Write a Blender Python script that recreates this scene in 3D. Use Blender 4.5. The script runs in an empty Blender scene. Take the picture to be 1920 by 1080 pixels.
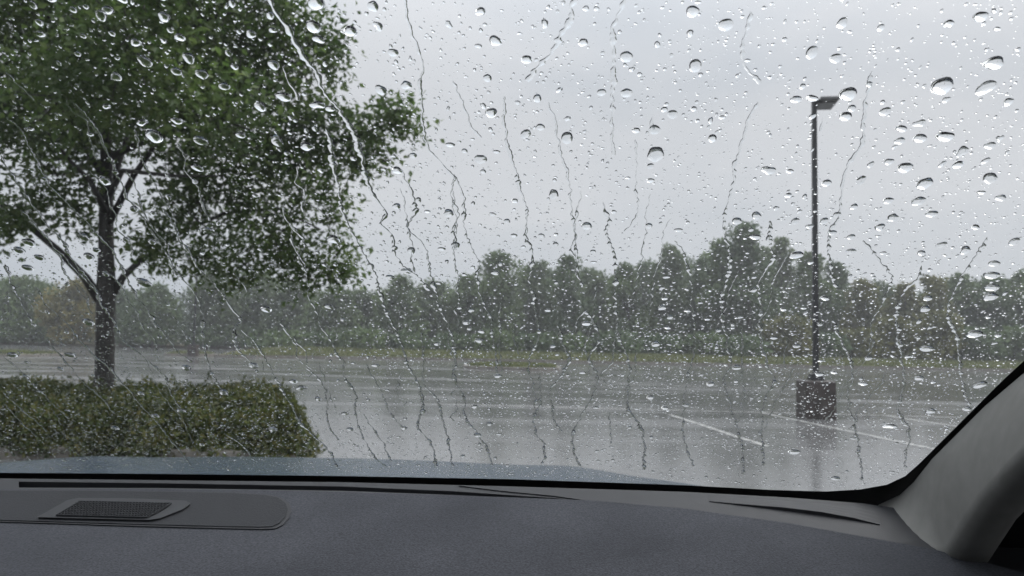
import bpy, math, random
import numpy as np
from mathutils import Vector, Matrix

random.seed(7)
rng = np.random.default_rng(11)
sc = bpy.context.scene
col = sc.collection
R = math.radians

# ------------------------------------------------------------------ camera
HAZE = 0.0015
H = 1.40                      # eye height above the tarmac
FPX = 1478.0                  # focal length in pixels of the 1920-wide photograph
cam_d = bpy.data.cameras.new('camera')
cam = bpy.data.objects.new('camera', cam_d)
col.objects.link(cam)
cam_d.sensor_width = 36.0
cam_d.lens = 36.0 * FPX / 1920.0
cam_d.clip_start = 0.02
cam_d.clip_end = 3000.0
PITCH = math.atan(100.0 / FPX)
ROLL = R(1.15)
CAM_ROT = Matrix.Rotation(math.pi / 2 + PITCH, 3, 'X') @ Matrix.Rotation(ROLL, 3, 'Z')
cam.matrix_world = Matrix.Translation((0, 0, H)) @ CAM_ROT.to_4x4()
cam_d.dof.use_dof = True
cam_d.dof.focus_distance = 0.66
cam_d.dof.aperture_fstop = 15.0
sc.camera = cam

# ------------------------------------------------------------------ sky, sun, exposure
SUN_EL, SUN_AZ = R(52), R(62)
w = bpy.data.worlds.new('World')
sc.world = w
w.use_nodes = True
nt = w.node_tree
nt.nodes.clear()
n_out = nt.nodes.new('ShaderNodeOutputWorld')
n_bg = nt.nodes.new('ShaderNodeBackground')
n_sky = nt.nodes.new('ShaderNodeTexSky')
n_sky.sky_type = 'NISHITA'
n_sky.sun_disc = False
n_sky.sun_elevation = SUN_EL
n_sky.sun_rotation = SUN_AZ
n_sky.dust_density = 4.0
n_tc = nt.nodes.new('ShaderNodeTexCoord')
n_map = nt.nodes.new('ShaderNodeMapping')
n_map.inputs['Scale'].default_value = (1.0, 1.0, 2.4)
n_no = nt.nodes.new('ShaderNodeTexNoise')
n_no.inputs['Scale'].default_value = 1.7
n_no.inputs['Detail'].default_value = 5.0
n_no.inputs['Roughness'].default_value = 0.5
n_ramp = nt.nodes.new('ShaderNodeValToRGB')
n_ramp.color_ramp.elements[0].position = 0.38
n_ramp.color_ramp.elements[0].color = (3.75, 4.08, 4.5, 1)
n_ramp.color_ramp.elements[1].position = 0.62
n_ramp.color_ramp.elements[1].color = (5.1, 5.2, 5.4, 1)
n_mix = nt.nodes.new('ShaderNodeMixRGB')
n_mix.inputs[0].default_value = 0.96      # almost closed cloud cover over the clear sky
nt.links.new(n_tc.outputs['Generated'], n_map.inputs['Vector'])
nt.links.new(n_map.outputs['Vector'], n_no.inputs['Vector'])
nt.links.new(n_no.outputs['Fac'], n_ramp.inputs['Fac'])
nt.links.new(n_sky.outputs['Color'], n_mix.inputs[1])
nt.links.new(n_ramp.outputs['Color'], n_mix.inputs[2])
n_sep = nt.nodes.new('ShaderNodeSeparateXYZ')
nt.links.new(n_tc.outputs['Generated'], n_sep.inputs[0])
n_zen = nt.nodes.new('ShaderNodeMapRange')      # an overcast sky is brighter overhead than at the horizon
n_zen.interpolation_type = 'SMOOTHSTEP'
n_zen.inputs['From Min'].default_value = 0.25
n_zen.inputs['From Max'].default_value = 1.0
n_zen.inputs['To Min'].default_value = 1.0
n_zen.inputs['To Max'].default_value = 3.0
nt.links.new(n_sep.outputs['Z'], n_zen.inputs['Value'])
n_mul = nt.nodes.new('ShaderNodeVectorMath')
n_mul.operation = 'SCALE'
nt.links.new(n_mix.outputs['Color'], n_mul.inputs[0])
nt.links.new(n_zen.outputs['Result'], n_mul.inputs['Scale'])
nt.links.new(n_mul.outputs['Vector'], n_bg.inputs['Color'])
n_bg.inputs['Strength'].default_value = 0.1
nt.links.new(n_bg.outputs['Background'], n_out.inputs['Surface'])

sun_d = bpy.data.lights.new('sun', 'SUN')
sun_d.energy = 1.5
sun_d.angle = R(70)
sun_d.color = (1.0, 0.97, 0.93)
sun = bpy.data.objects.new('sun', sun_d)
col.objects.link(sun)
sd = Vector((math.sin(SUN_AZ) * math.cos(SUN_EL), math.cos(SUN_AZ) * math.cos(SUN_EL), math.sin(SUN_EL)))
sun.rotation_euler = sd.to_track_quat('Z', 'Y').to_euler()

sc.view_settings.view_transform = 'Standard'
sc.view_settings.look = 'None'
sc.view_settings.exposure = 0.42
sc.view_settings.gamma = 1.0
sc.cycles.max_bounces = 10
sc.cycles.transmission_bounces = 8
sc.cycles.transparent_max_bounces = 24
sc.cycles.diffuse_bounces = 3
sc.cycles.glossy_bounces = 4
sc.cycles.volume_bounces = 0
sc.cycles.caustics_reflective = False
sc.cycles.caustics_refractive = False

# ------------------------------------------------------------------ helpers
CAM_O = Vector((0, 0, H))


def ray(px, py):
    return (CAM_ROT @ Vector((px - 960.0, 540.0 - py, -FPX))).normalized()


def at_depth(px, py, Y):
    d = ray(px, py)
    return CAM_O + d * (Y / d.y)


def on_ground(px, py, z=0.0):
    d = ray(px, py)
    return CAM_O + d * ((z - H) / d.z)


def new_obj(name, data, parent=None):
    o = bpy.data.objects.new(name, data)
    col.objects.link(o)
    if parent is not None:
        o.parent = parent
    return o


def mesh_obj(name, verts, faces, mat, parent=None, smooth=False):
    me = bpy.data.meshes.new(name)
    me.from_pydata([tuple(v) for v in verts], [], [tuple(f) for f in faces])
    me.update()
    if smooth:
        me.polygons.foreach_set('use_smooth', [True] * len(me.polygons))
    if mat is not None:
        me.materials.append(mat)
    return new_obj(name, me, parent)


def np_mesh(name, V, F, mat, parent=None, smooth=None):
    """V (n,3), F (m,k) faces all of k corners."""
    V = np.ascontiguousarray(V, dtype=np.float32)
    F = np.ascontiguousarray(F, dtype=np.int32)
    m, k = F.shape
    me = bpy.data.meshes.new(name)
    me.vertices.add(len(V))
    me.vertices.foreach_set('co', V.ravel())
    me.loops.add(m * k)
    me.loops.foreach_set('vertex_index', F.ravel())
    me.polygons.add(m)
    me.polygons.foreach_set('loop_start', np.arange(0, m * k, k, dtype=np.int32))
    if smooth is None:
        sm = np.zeros(m, dtype=bool)
    else:
        sm = np.broadcast_to(smooth, (m,)).astype(bool)
    me.polygons.foreach_set('use_smooth', sm)
    me.update(calc_edges=True)
    me.materials.append(mat)
    return new_obj(name, me, parent)


def tag(o, label=None, cat=None, group=None, kind=None):
    if label: o['label'] = label
    if cat: o['category'] = cat
    if group: o['group'] = group
    if kind: o['kind'] = kind
    return o


def empty(name, loc=(0, 0, 0)):
    e = new_obj(name, None)
    e.location = loc
    e.empty_display_size = 0.2
    return e


class MB:
    def __init__(s): s.v, s.f = [], []
    def add(s, verts, faces):
        b = len(s.v)
        s.v += [tuple(x) for x in verts]
        s.f += [tuple(i + b for i in f) for f in faces]
    def box(s, c, size, rot=None, taper=1.0):
        hx, hy, hz = size[0] / 2, size[1] / 2, size[2] / 2
        vs = []
        for z in (-1, 1):
            t = taper if z > 0 else 1.0
            for x, y in ((-1, -1), (1, -1), (1, 1), (-1, 1)):
                p = Vector((x * hx * t, y * hy * t, z * hz))
                if rot is not None: p = rot @ p
                vs.append(p + Vector(c))
        s.add(vs, [(3, 2, 1, 0), (4, 5, 6, 7), (0, 1, 5, 4), (1, 2, 6, 5), (2, 3, 7, 6), (3, 0, 4, 7)])
    def tube(s, pts, radii, n=10, cap=True):
        pts = [Vector(p) for p in pts]
        rings = []
        up = Vector((0.13, 0.97, 0.2))
        for i, p in enumerate(pts):
            t = (pts[min(i + 1, len(pts) - 1)] - pts[max(i - 1, 0)]).normalized()
            a = t.cross(up).normalized()
            b = t.cross(a).normalized()
            rings.append([p + (a * math.cos(k * 2 * math.pi / n) + b * math.sin(k * 2 * math.pi / n)) * radii[i] for k in range(n)])
        vs = [v for r in rings for v in r]
        fs = []
        for i in range(len(pts) - 1):
            for k in range(n):
                fs.append((i * n + k, i * n + (k + 1) % n, (i + 1) * n + (k + 1) % n, (i + 1) * n + k))
        if cap:
            fs.append(tuple(range(n - 1, -1, -1)))
            fs.append(tuple((len(pts) - 1) * n + k for k in range(n)))
        s.add(vs, fs)
    def build(s, name, mat, parent=None, smooth=False, bevel=0.0):
        o = mesh_obj(name, s.v, s.f, mat, parent, smooth)
        if bevel:
            m = o.modifiers.new('bevel', 'BEVEL')
            m.width = bevel
            m.segments = 2
            m.limit_method = 'ANGLE'
        return o


# ------------------------------------------------------------------ materials
def mat(name):
    m = bpy.data.materials.new(name)
    m.use_nodes = True
    return m, m.node_tree, m.node_tree.nodes['Principled BSDF']


def N(nt, t, **kw):
    n = nt.nodes.new(t)
    for k, v in kw.items():
        if k in n.inputs: n.inputs[k].default_value = v
        else: setattr(n, k, v)
    return n


def noise_color(nt, bsdf, c1, c2, scale, detail=6, p0=0.35, p1=0.65, coords='Object', scl=(1, 1, 1), sock='Base Color'):
    tc = N(nt, 'ShaderNodeTexCoord')
    mp = N(nt, 'ShaderNodeMapping')
    mp.inputs['Scale'].default_value = scl
    no = N(nt, 'ShaderNodeTexNoise', Scale=scale, Detail=detail)
    rp = N(nt, 'ShaderNodeValToRGB')
    rp.color_ramp.elements[0].position = p0
    rp.color_ramp.elements[1].position = p1
    rp.color_ramp.elements[0].color = (*c1, 1) if len(c1) == 3 else c1
    rp.color_ramp.elements[1].color = (*c2, 1) if len(c2) == 3 else c2
    nt.links.new(tc.outputs[coords], mp.inputs['Vector'])
    nt.links.new(mp.outputs['Vector'], no.inputs['Vector'])
    nt.links.new(no.outputs['Fac'], rp.inputs['Fac'])
    if sock: nt.links.new(rp.outputs['Color'], bsdf.inputs[sock])
    return no, rp, mp


def bump(nt, bsdf, scale, strength, dist, detail=4, coords='Object', scl=(1, 1, 1)):
    tc = N(nt, 'ShaderNodeTexCoord')
    mp = N(nt, 'ShaderNodeMapping')
    mp.inputs['Scale'].default_value = scl
    no = N(nt, 'ShaderNodeTexNoise', Scale=scale, Detail=detail)
    b = N(nt, 'ShaderNodeBump', Strength=strength, Distance=dist)
    nt.links.new(tc.outputs[coords], mp.inputs['Vector'])
    nt.links.new(mp.outputs['Vector'], no.inputs['Vector'])
    nt.links.new(no.outputs['Fac'], b.inputs['Height'])
    nt.links.new(b.outputs['Normal'], bsdf.inputs['Normal'])
    return b


def simple(name, c, rough=0.6, metal=0.0, var=0.12, scale=8.0, bump_s=0.0, bump_scale=60.0, bump_d=0.002, spec=0.5):
    m, t, b = mat(name)
    b.inputs['Roughness'].default_value = rough
    b.inputs['Metallic'].default_value = metal
    b.inputs['Specular IOR Level'].default_value = spec
    noise_color(t, b, tuple(x * (1 - var) for x in c), tuple(min(1, x * (1 + var)) for x in c), scale)
    if bump_s: bump(t, b, bump_scale, bump_s, bump_d)
    return m


def leaf_mat(name, cols, rough=0.45, trans=0.35, clump=1.1):
    """Leaf blades: colour varies from leaf to leaf, light shines through them a little."""
    m, t, b = mat(name)
    b.inputs['Roughness'].default_value = rough
    geo = N(t, 'ShaderNodeNewGeometry')
    rp = N(t, 'ShaderNodeValToRGB')
    els = rp.color_ramp.elements
    els[0].color = (*cols[0], 1)
    els[1].color = (*cols[-1], 1)
    for i, c in enumerate(cols[1:-1]):
        e = els.new((i + 1) / (len(cols) - 1))
        e.color = (*c, 1)
    t.links.new(geo.outputs['Random Per Island'], rp.inputs['Fac'])
    t.links.new(rp.outputs['Color'], b.inputs['Base Color'])
    n2, r2, _ = noise_color(t, b, (0.62, 0.66, 0.62), (1.42, 1.36, 1.25), clump, 3, 0.36, 0.64, sock=None)
    mc = N(t, 'ShaderNodeMixRGB', blend_type='MULTIPLY')
    mc.inputs[0].default_value = 1.0
    t.links.new(rp.outputs['Color'], mc.inputs[1])
    t.links.new(r2.outputs['Color'], mc.inputs[2])
    t.links.new(mc.outputs['Color'], b.inputs['Base Color'])
    tr = N(t, 'ShaderNodeBsdfTranslucent')
    t.links.new(mc.outputs['Color'], tr.inputs['Color'])
    mx = N(t, 'ShaderNodeMixShader')
    mx.inputs[0].default_value = trans
    t.links.new(b.outputs[0], mx.inputs[1])
    t.links.new(tr.outputs[0], mx.inputs[2])
    t.links.new(mx.outputs[0], t.nodes['Material Output'].inputs['Surface'])
    return m


# wet tarmac: patches of standing water between rougher damp asphalt, rain rings and wind ripples
def tarmac_mat():
    m, t, b = mat('wet_tarmac')
    noise_color(t, b, (0.108, 0.110, 0.112), (0.180, 0.180, 0.178), 90.0, 3)
    tc = N(t, 'ShaderNodeTexCoord')
    mp = N(t, 'ShaderNodeMapping')
    mp.inputs['Scale'].default_value = (0.10, 0.55, 1.0)
    t.links.new(tc.outputs['Object'], mp.inputs['Vector'])
    no = N(t, 'ShaderNodeTexNoise', Scale=1.0, Detail=5.0, Roughness=0.6)
    t.links.new(mp.outputs['Vector'], no.inputs['Vector'])
    rr = N(t, 'ShaderNodeMapRange')
    rr.inputs['From Min'].default_value = 0.42
    rr.inputs['From Max'].default_value = 0.62
    rr.inputs['To Min'].default_value = 0.015
    rr.inputs['To Max'].default_value = 0.22
    t.links.new(no.outputs['Fac'], rr.inputs['Value'])
    t.links.new(rr.outputs['Result'], b.inputs['Roughness'])
    b.inputs['IOR'].default_value = 1.36
    n1 = N(t, 'ShaderNodeTexNoise', Scale=26.0, Detail=3.0)
    n2 = N(t, 'ShaderNodeTexVoronoi', Scale=14.0)
    t.links.new(tc.outputs['Object'], n1.inputs['Vector'])
    t.links.new(tc.outputs['Object'], n2.inputs['Vector'])
    sn = N(t, 'ShaderNodeMath', operation='MULTIPLY')
    sn.inputs[1].default_value = 42.0
    t.links.new(n2.outputs['Distance'], sn.inputs[0])
    si = N(t, 'ShaderNodeMath', operation='SINE')
    t.links.new(sn.outputs[0], si.inputs[0])
    ml = N(t, 'ShaderNodeMath', operation='MULTIPLY')
    ml.inputs[1].default_value = 0.12
    t.links.new(si.outputs[0], ml.inputs[0])
    ad = N(t, 'ShaderNodeMath', operation='ADD')
    t.links.new(ml.outputs[0], ad.inputs[0])
    t.links.new(n1.outputs['Fac'], ad.inputs[1])
    bp = N(t, 'ShaderNodeBump', Strength=0.16, Distance=0.004)
    t.links.new(ad.outputs[0], bp.inputs['Height'])
    t.links.new(bp.outputs['Normal'], b.inputs['Normal'])
    return m


def paint_mat():
    m, t, b = mat('worn_line_paint')
    b.inputs['Roughness'].default_value = 0.35
    noise_color(t, b, (0.07, 0.07, 0.07), (0.50, 0.50, 0.48), 7.0, 8, 0.34, 0.60)
    return m


def suede_mat():
    m, t, b = mat('dash_suede')
    b.inputs['Roughness'].default_value = 0.95
    b.inputs['Specular IOR Level'].default_value = 0.15
    b.inputs['Sheen Weight'].default_value = 0.25
    b.inputs['Sheen Roughness'].default_value = 0.6
    b.inputs['Sheen Tint'].default_value = (0.55, 0.58, 0.66, 1)
    n1, r1, _ = noise_color(t, b, (0.012, 0.0125, 0.0143), (0.033, 0.034, 0.0385), 8.0, 8, 0.3, 0.7, sock=None)
    n2, r2, _ = noise_color(t, b, (0.35, 0.35, 0.35), (1.75, 1.75, 1.75), 520.0, 3, 0.3, 0.7, sock=None)
    mx = N(t, 'ShaderNodeMixRGB', blend_type='MULTIPLY')
    mx.inputs[0].default_value = 1.0
    t.links.new(r1.outputs[0], mx.inputs[1])
    t.links.new(r2.outputs[0], mx.inputs[2])
    t.links.new(mx.outputs[0], b.inputs['Base Color'])
    bump(t, b, 700.0, 0.6, 0.0006, 3)
    return m


def glass_mat():
    m = bpy.data.materials.new('clear_glass')
    m.use_nodes = True
    t = m.node_tree
    t.nodes.clear()
    o = N(t, 'ShaderNodeOutputMaterial')
    tr = N(t, 'ShaderNodeBsdfTransparent')
    tr.inputs['Color'].default_value = (0.975, 0.98, 0.982, 1)
    t.links.new(tr.outputs[0], o.inputs['Surface'])
    return m


def water_mat():
    m = bpy.data.materials.new('rain_water')
    m.use_nodes = True
    t = m.node_tree
    t.nodes.clear()
    o = N(t, 'ShaderNodeOutputMaterial')
    g = N(t, 'ShaderNodeBsdfGlass')
    g.inputs['IOR'].default_value = 1.333
    g.inputs['Roughness'].default_value = 0.0
    g.inputs['Color'].default_value = (0.995, 1.0, 1.0, 1)
    t.links.new(g.outputs[0], o.inputs['Surface'])
    return m


def car_paint():
    m, t, b = mat('blue_car_paint')
    noise_color(t, b, (0.006, 0.034, 0.078), (0.008, 0.042, 0.094), 300.0, 2)
    b.inputs['Metallic'].default_value = 0.2
    b.inputs['Roughness'].default_value = 0.45
    b.inputs['Coat Weight'].default_value = 1.0
    b.inputs['Coat Roughness'].default_value = 0.12
    b.inputs['Coat IOR'].default_value = 1.4
    tc = N(t, 'ShaderNodeTexCoord')
    no = N(t, 'ShaderNodeTexNoise', Scale=46.0, Detail=4.0)
    bp = N(t, 'ShaderNodeBump', Strength=0.6, Distance=0.006)
    t.links.new(tc.outputs['Object'], no.inputs['Vector'])
    t.links.new(no.outputs['Fac'], bp.inputs['Height'])
    t.links.new(bp.outputs['Normal'], b.inputs['Coat Normal'])
    return m


M = dict(
    tarmac=tarmac_mat(), paint=paint_mat(), suede=suede_mat(), glass=glass_mat(), water=water_mat(), carpaint=car_paint(),
    frit=simple('black_ceramic_band', (0.006, 0.006, 0.006), 0.6, spec=0.2),
    plastic=simple('dash_plastic', (0.024, 0.025, 0.028), 0.6, var=0.06, bump_s=0.25, bump_scale=900, bump_d=0.0004, spec=0.35),
    panel=simple('speaker_panel_plastic', (0.016, 0.017, 0.020), 0.7, var=0.08, bump_s=0.6, bump_scale=650, bump_d=0.0008, spec=0.3),
    black=simple('black_plastic_and_shade', (0.004, 0.004, 0.0045), 0.7, spec=0.2),  # black plastic, also the painted shade of vent slot and grille holes
    pillar=simple('pillar_fabric', (0.23, 0.228, 0.215), 0.9, var=0.05, scale=60, bump_s=0.3, bump_scale=1200, bump_d=0.0004, spec=0.1),
    headliner=simple('grey_headliner', (0.30, 0.30, 0.29), 0.95, var=0.05, spec=0.1),
    doortrim=simple('black_door_trim', (0.006, 0.006, 0.0065), 0.7, var=0.1, spec=0.2),
    bark=simple('wet_bark', (0.026, 0.023, 0.020), 0.55, var=0.45, scale=14, bump_s=0.9, bump_scale=26, bump_d=0.02),
    farbark=simple('far_bark', (0.06, 0.052, 0.045), 0.8, var=0.3, scale=3),
    steel=simple('bronze_pole_paint', (0.022, 0.022, 0.024), 0.35, metal=0.0, var=0.25, scale=6),
    lampglass=simple('lamp_lens', (0.10, 0.10, 0.105), 0.25, var=0.1, scale=20),
    concrete=simple('wet_dark_concrete', (0.046, 0.036, 0.033), 0.4, var=0.35, scale=3.5, bump_s=0.15, bump_scale=30, bump_d=0.004),
    kerb=simple('wet_kerb_concrete', (0.17, 0.155, 0.135), 0.45, var=0.2, scale=2.5, bump_s=0.4, bump_scale=30, bump_d=0.006),
    mulch=simple('brown_mulch', (0.07, 0.048, 0.034), 0.8, var=0.5, scale=20, bump_s=1.0, bump_scale=50, bump_d=0.03),
    soil=simple('verge_soil', (0.10, 0.088, 0.045), 0.9, var=0.35, scale=1.2, bump_s=0.6, bump_scale=10, bump_d=0.05),
    grass=leaf_mat('verge_grass', [(0.080, 0.112, 0.036), (0.118, 0.142, 0.050), (0.150, 0.150, 0.068)], 0.7, 0.25),
    leaf=leaf_mat('street_tree_leaf', [(0.056, 0.102, 0.026), (0.082, 0.136, 0.040), (0.108, 0.165, 0.052), (0.142, 0.19, 0.074)], 0.36, 0.52),
    hedge=leaf_mat('hedge_leaf', [(0.024, 0.042, 0.010), (0.058, 0.082, 0.017), (0.096, 0.112, 0.024), (0.122, 0.112, 0.030)], 0.42, 0.35, 2.5),
    hedgecore=simple('hedge_twigs', (0.020, 0.018, 0.012), 0.9, var=0.4, scale=12),
)
FAR = [
    leaf_mat('far_leaf_green', [(0.062, 0.104, 0.036), (0.090, 0.138, 0.050), (0.120, 0.168, 0.068)], 0.6, 0.32, 0.3),
    leaf_mat('far_leaf_dark', [(0.046, 0.084, 0.034), (0.070, 0.112, 0.046), (0.096, 0.140, 0.062)], 0.6, 0.32, 0.3),
    leaf_mat('far_leaf_olive', [(0.085, 0.098, 0.026), (0.115, 0.122, 0.036), (0.145, 0.142, 0.046)], 0.6, 0.32, 0.3),
    leaf_mat('far_leaf_grey', [(0.070, 0.106, 0.050), (0.096, 0.136, 0.064), (0.128, 0.166, 0.084)], 0.6, 0.32, 0.3),
    leaf_mat('far_leaf_yellow', [(0.125, 0.120, 0.026), (0.165, 0.145, 0.036), (0.19, 0.16, 0.044)], 0.6, 0.32, 0.3),
]

# ------------------------------------------------------------------ ground
ground = mesh_obj('parking_lot_ground', [(-900, -300, 0), (900, -300, 0), (900, 1500, 0), (-900, 1500, 0)], [(0, 1, 2, 3)], M['tarmac'])
tag(ground, kind='structure')


def line_on_ground(a, b, width, z=0.004):
    a, b = Vector(a), Vector(b)
    d = (b - a).normalized()
    s = Vector((-d.y, d.x, 0)) * width / 2
    n = max(2, int((b - a).length / 0.5))
    vs, fs = [], []
    for i in range(n + 1):
        p = a.lerp(b, i / n)
        j = random.uniform(-0.008, 0.008)
        vs += [(p.x + s.x * (1 + j * 5), p.y + s.y, z), (p.x - s.x * (1 + j * 5), p.y - s.y, z)]
    for i in range(n):
        fs.append((2 * i, 2 * i + 2, 2 * i + 3, 2 * i + 1))
    o = mesh_obj('parking_line', vs, fs, M['paint'])
    return tag(o, kind='structure')


line_on_ground((3.20, 15.9, 0), (3.62, 11.2, 0), 0.10)
line_on_ground((5.32, 16.75, 0), (6.05, 10.9, 0), 0.10)
line_on_ground((7.9, 16.6, 0), (8.9, 10.8, 0), 0.10)
line_on_ground((-1.9, 17.25, 0), (9.4, 16.55, 0), 0.10, 0.008)
line_on_ground((-2.2, 27.5, 0), (10, 26.5, 0), 0.10)


def rounded_outline(cx, cy, hx, hy, r, n=7, rot=0.0):
    pts = []
    for qx, qy, a0 in ((1, 1, 0), (-1, 1, 90), (-1, -1, 180), (1, -1, 270)):
        for i in range(n):
            a = R(a0 + 90 * i / (n - 1))
            pts.append((qx * (hx - r) + r * math.cos(a), qy * (hy - r) + r * math.sin(a)))
    c, s = math.cos(rot), math.sin(rot)
    return [(cx + x * c - y * s, cy + x * s + y * c) for x, y in pts]


def prism(name, outline, z0, z1, m, parent=None, bevel=0.0):
    n = len(outline)
    vs = [(x, y, z0) for x, y in outline] + [(x, y, z1) for x, y in outline]
    fs = [tuple(range(n, 2 * n))] + [(i, (i + 1) % n, n + (i + 1) % n, n + i) for i in range(n)]
    o = mesh_obj(name, vs, fs, m, parent)
    if bevel:
        md = o.modifiers.new('bevel', 'BEVEL')
        md.width = bevel
        md.segments = 2
        md.limit_method = 'ANGLE'
    return o


def ring_kerb(name, outer, inner, z0, z1, m):
    n = len(outer)
    vs = [(x, y, z0) for x, y in outer] + [(x, y, z1) for x, y in outer] + [(x, y, z1) for x, y in inner] + [(x, y, z0) for x, y in inner]
    fs = []
    for i in range(n):
        j = (i + 1) % n
        fs += [(i, j, n + j, n + i), (n + i, n + j, 2 * n + j, 2 * n + i), (2 * n + i, 2 * n + j, 3 * n + j, 3 * n + i)]
    o = mesh_obj(name, vs, fs, m)
    md = o.modifiers.new('bevel', 'BEVEL')
    md.width = 0.02
    md.segments = 2
    md.limit_method = 'ANGLE'
    return tag(o, kind='structure')


def blades(n, pts, h, wd, lean=0.5):
    """n grass blades (triangles) with bases pts (n,3)."""
    a = rng.uniform(0, 2 * np.pi, n)
    hh = h * rng.uniform(0.5, 1.3, n)
    dx, dy = np.cos(a) * wd, np.sin(a) * wd
    lx, ly = rng.normal(0, lean, n) * hh, rng.normal(0, lean, n) * hh
    V = np.empty((n, 3, 3))
    V[:, 0] = pts + np.stack([dx, dy, np.zeros(n)], 1)
    V[:, 1] = pts - np.stack([dx, dy, np.zeros(n)], 1)
    V[:, 2] = pts + np.stack([lx, ly, hh], 1)
    return V.reshape(-1, 3), np.arange(3 * n).reshape(-1, 3)


def island(name, cx, cy, hx, hy, r, grass_n, gh, rot=0.0, mound=0.1, soil=None):
    out = rounded_outline(cx, cy, hx, hy, r, rot=rot)
    inn = rounded_outline(cx, cy, hx - 0.16, hy - 0.16, max(r - 0.16, 0.05), rot=rot)
    ring_kerb('kerb', out, inn, 0, 0.14, M['kerb'])
    # gently mounded bed
    vs, fs = [], []
    K = 5
    n = len(inn)
    for k in range(K):
        s = 1 - k / K
        for x, y in inn:
            vs.append((cx + (x - cx) * s, cy + (y - cy) * s, 0.11 + mound * (1 - s * s)))
    vs.append((cx, cy, 0.11 + mound))
    for k in range(K - 1):
        for i in range(n):
            j = (i + 1) % n
            fs.append((k * n + i, k * n + j, (k + 1) * n + j, (k + 1) * n + i))
    for i in range(n):
        fs.append(((K - 1) * n + i, (K - 1) * n + (i + 1) % n, K * n))
    tag(mesh_obj(name, vs, fs, soil or M['soil'], smooth=True), kind='structure')
    if grass_n:
        u = rng.uniform(-1, 1, (grass_n * 2, 2))
        keep = (np.abs(u[:, 0]) ** 4 + np.abs(u[:, 1]) ** 4) < 0.92
        u = u[keep][:grass_n]
        x, y = u[:, 0] * (hx - 0.2), u[:, 1] * (hy - 0.2)
        c, s = math.cos(rot), math.sin(rot)
        s2 = np.maximum(np.abs(u[:, 0]), np.abs(u[:, 1]))
        P = np.stack([cx + x * c - y * s, cy + x * s + y * c, 0.10 + mound * (1 - s2 ** 2)], 1)
        V, F = blades(len(P), P, gh, 0.03)
        g = np_mesh('grass', V, F, M['grass'])
        tag(g, kind='stuff')
        return g


# grass verge in front of the wood, rising gently to the trees
def verge():
    xs = np.linspace(-19.5, 140, 60)
    near = lambda x: 50.5 + 5.5 * (1 - math.exp(-max(0, x + 19.5) / 8.0)) + 1.5 * math.exp(-((x + 19.5) / 1.2) ** 2)
    rows = [(0.0, 0.0), (0.0, 0.15), (0.22, 0.15), (0.25, 0.12), (5, 0.38), (14, 0.52), (40, 0.6), (160, 1.2)]
    vs, fs = [], []
    for x in xs:
        for d, z in rows:
            vs.append((x, near(x) + d, z))
    k = len(rows)
    for part, lo, hi, m in (('kerb', 0, 3, M['kerb']), ('grass_verge', 3, k - 1, M['soil'])):
        f = []
        for i in range(len(xs) - 1):
            for r in range(lo, hi):
                f.append((i * k + r, (i + 1) * k + r, (i + 1) * k + r + 1, i * k + r + 1))
        tag(mesh_obj(part, vs, f, m), kind='structure')
    n = 52000
    x = -19 + 75 * rng.uniform(0, 1, n)
    d = 0.3 + 15 * rng.uniform(0, 1, n) ** 1.5
    nx = np.array([near(v) for v in x])
    z = np.interp(d, [0.25, 5, 14, 40], [0.12, 0.38, 0.52, 0.6])
    V, F = blades(n, np.stack([x, nx + d, z - 0.01], 1), 0.14, 0.05)
    tag(np_mesh('grass', V, F, M['grass']), 'olive green mown grass on the verge below the wood', 'grass', kind='stuff')


verge()
g = island('planting_island', 1.0 - 0.9, 41.5, 2.5, 2.7, 1.6, 5200, 0.13)
tag(g, 'rough grass on the small kerbed island out on the wet lot', 'grass')
g = island('planting_island', -22.0, 54.5, 1.6, 1.6, 1.2, 1500, 0.13)
tag(g, 'grass on the round island under the far lamp post', 'grass')
g = island('planting_island', -31.5, 46.0, 4.6, 3.2, 2.0, 3500, 0.16)
tag(g, 'yellow green grass island at the edge of the far lot', 'grass')
# far side of the lot at the left: a low bank the trees stand on
bx = [(-140, 84), (-19.0, 84), (-19.0, 170), (-140, 170)]
tag(prism('grass_bank', bx, -0.1, 0.25, M['soil']), kind='structure')

# ------------------------------------------------------------------ the planted island with hedge and street tree
HX0, HX1, HY0, HY1, HZ = -11.5, -2.52, 9.2, 12.3, 0.56
SKEW = 0.33
skew = lambda pts: [(x - SKEW * (y - 9.2), y) for x, y in pts]
out = rounded_outline((HX0 + HX1) / 2 - 0.1, (HY0 + HY1) / 2, (HX1 - HX0) / 2 + 0.42, (HY1 - HY0) / 2 + 0.42, 0.9)
out = skew(out)
inn = rounded_outline((HX0 + HX1) / 2 - 0.1, (HY0 + HY1) / 2, (HX1 - HX0) / 2 + 0.26, (HY1 - HY0) / 2 + 0.26, 0.74)
inn = skew(inn)
ring_kerb('kerb', out, inn, 0, 0.14, M['kerb'])
tag(prism('planting_bed', inn, -0.05, 0.11, M['mulch']), kind='structure')


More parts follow.
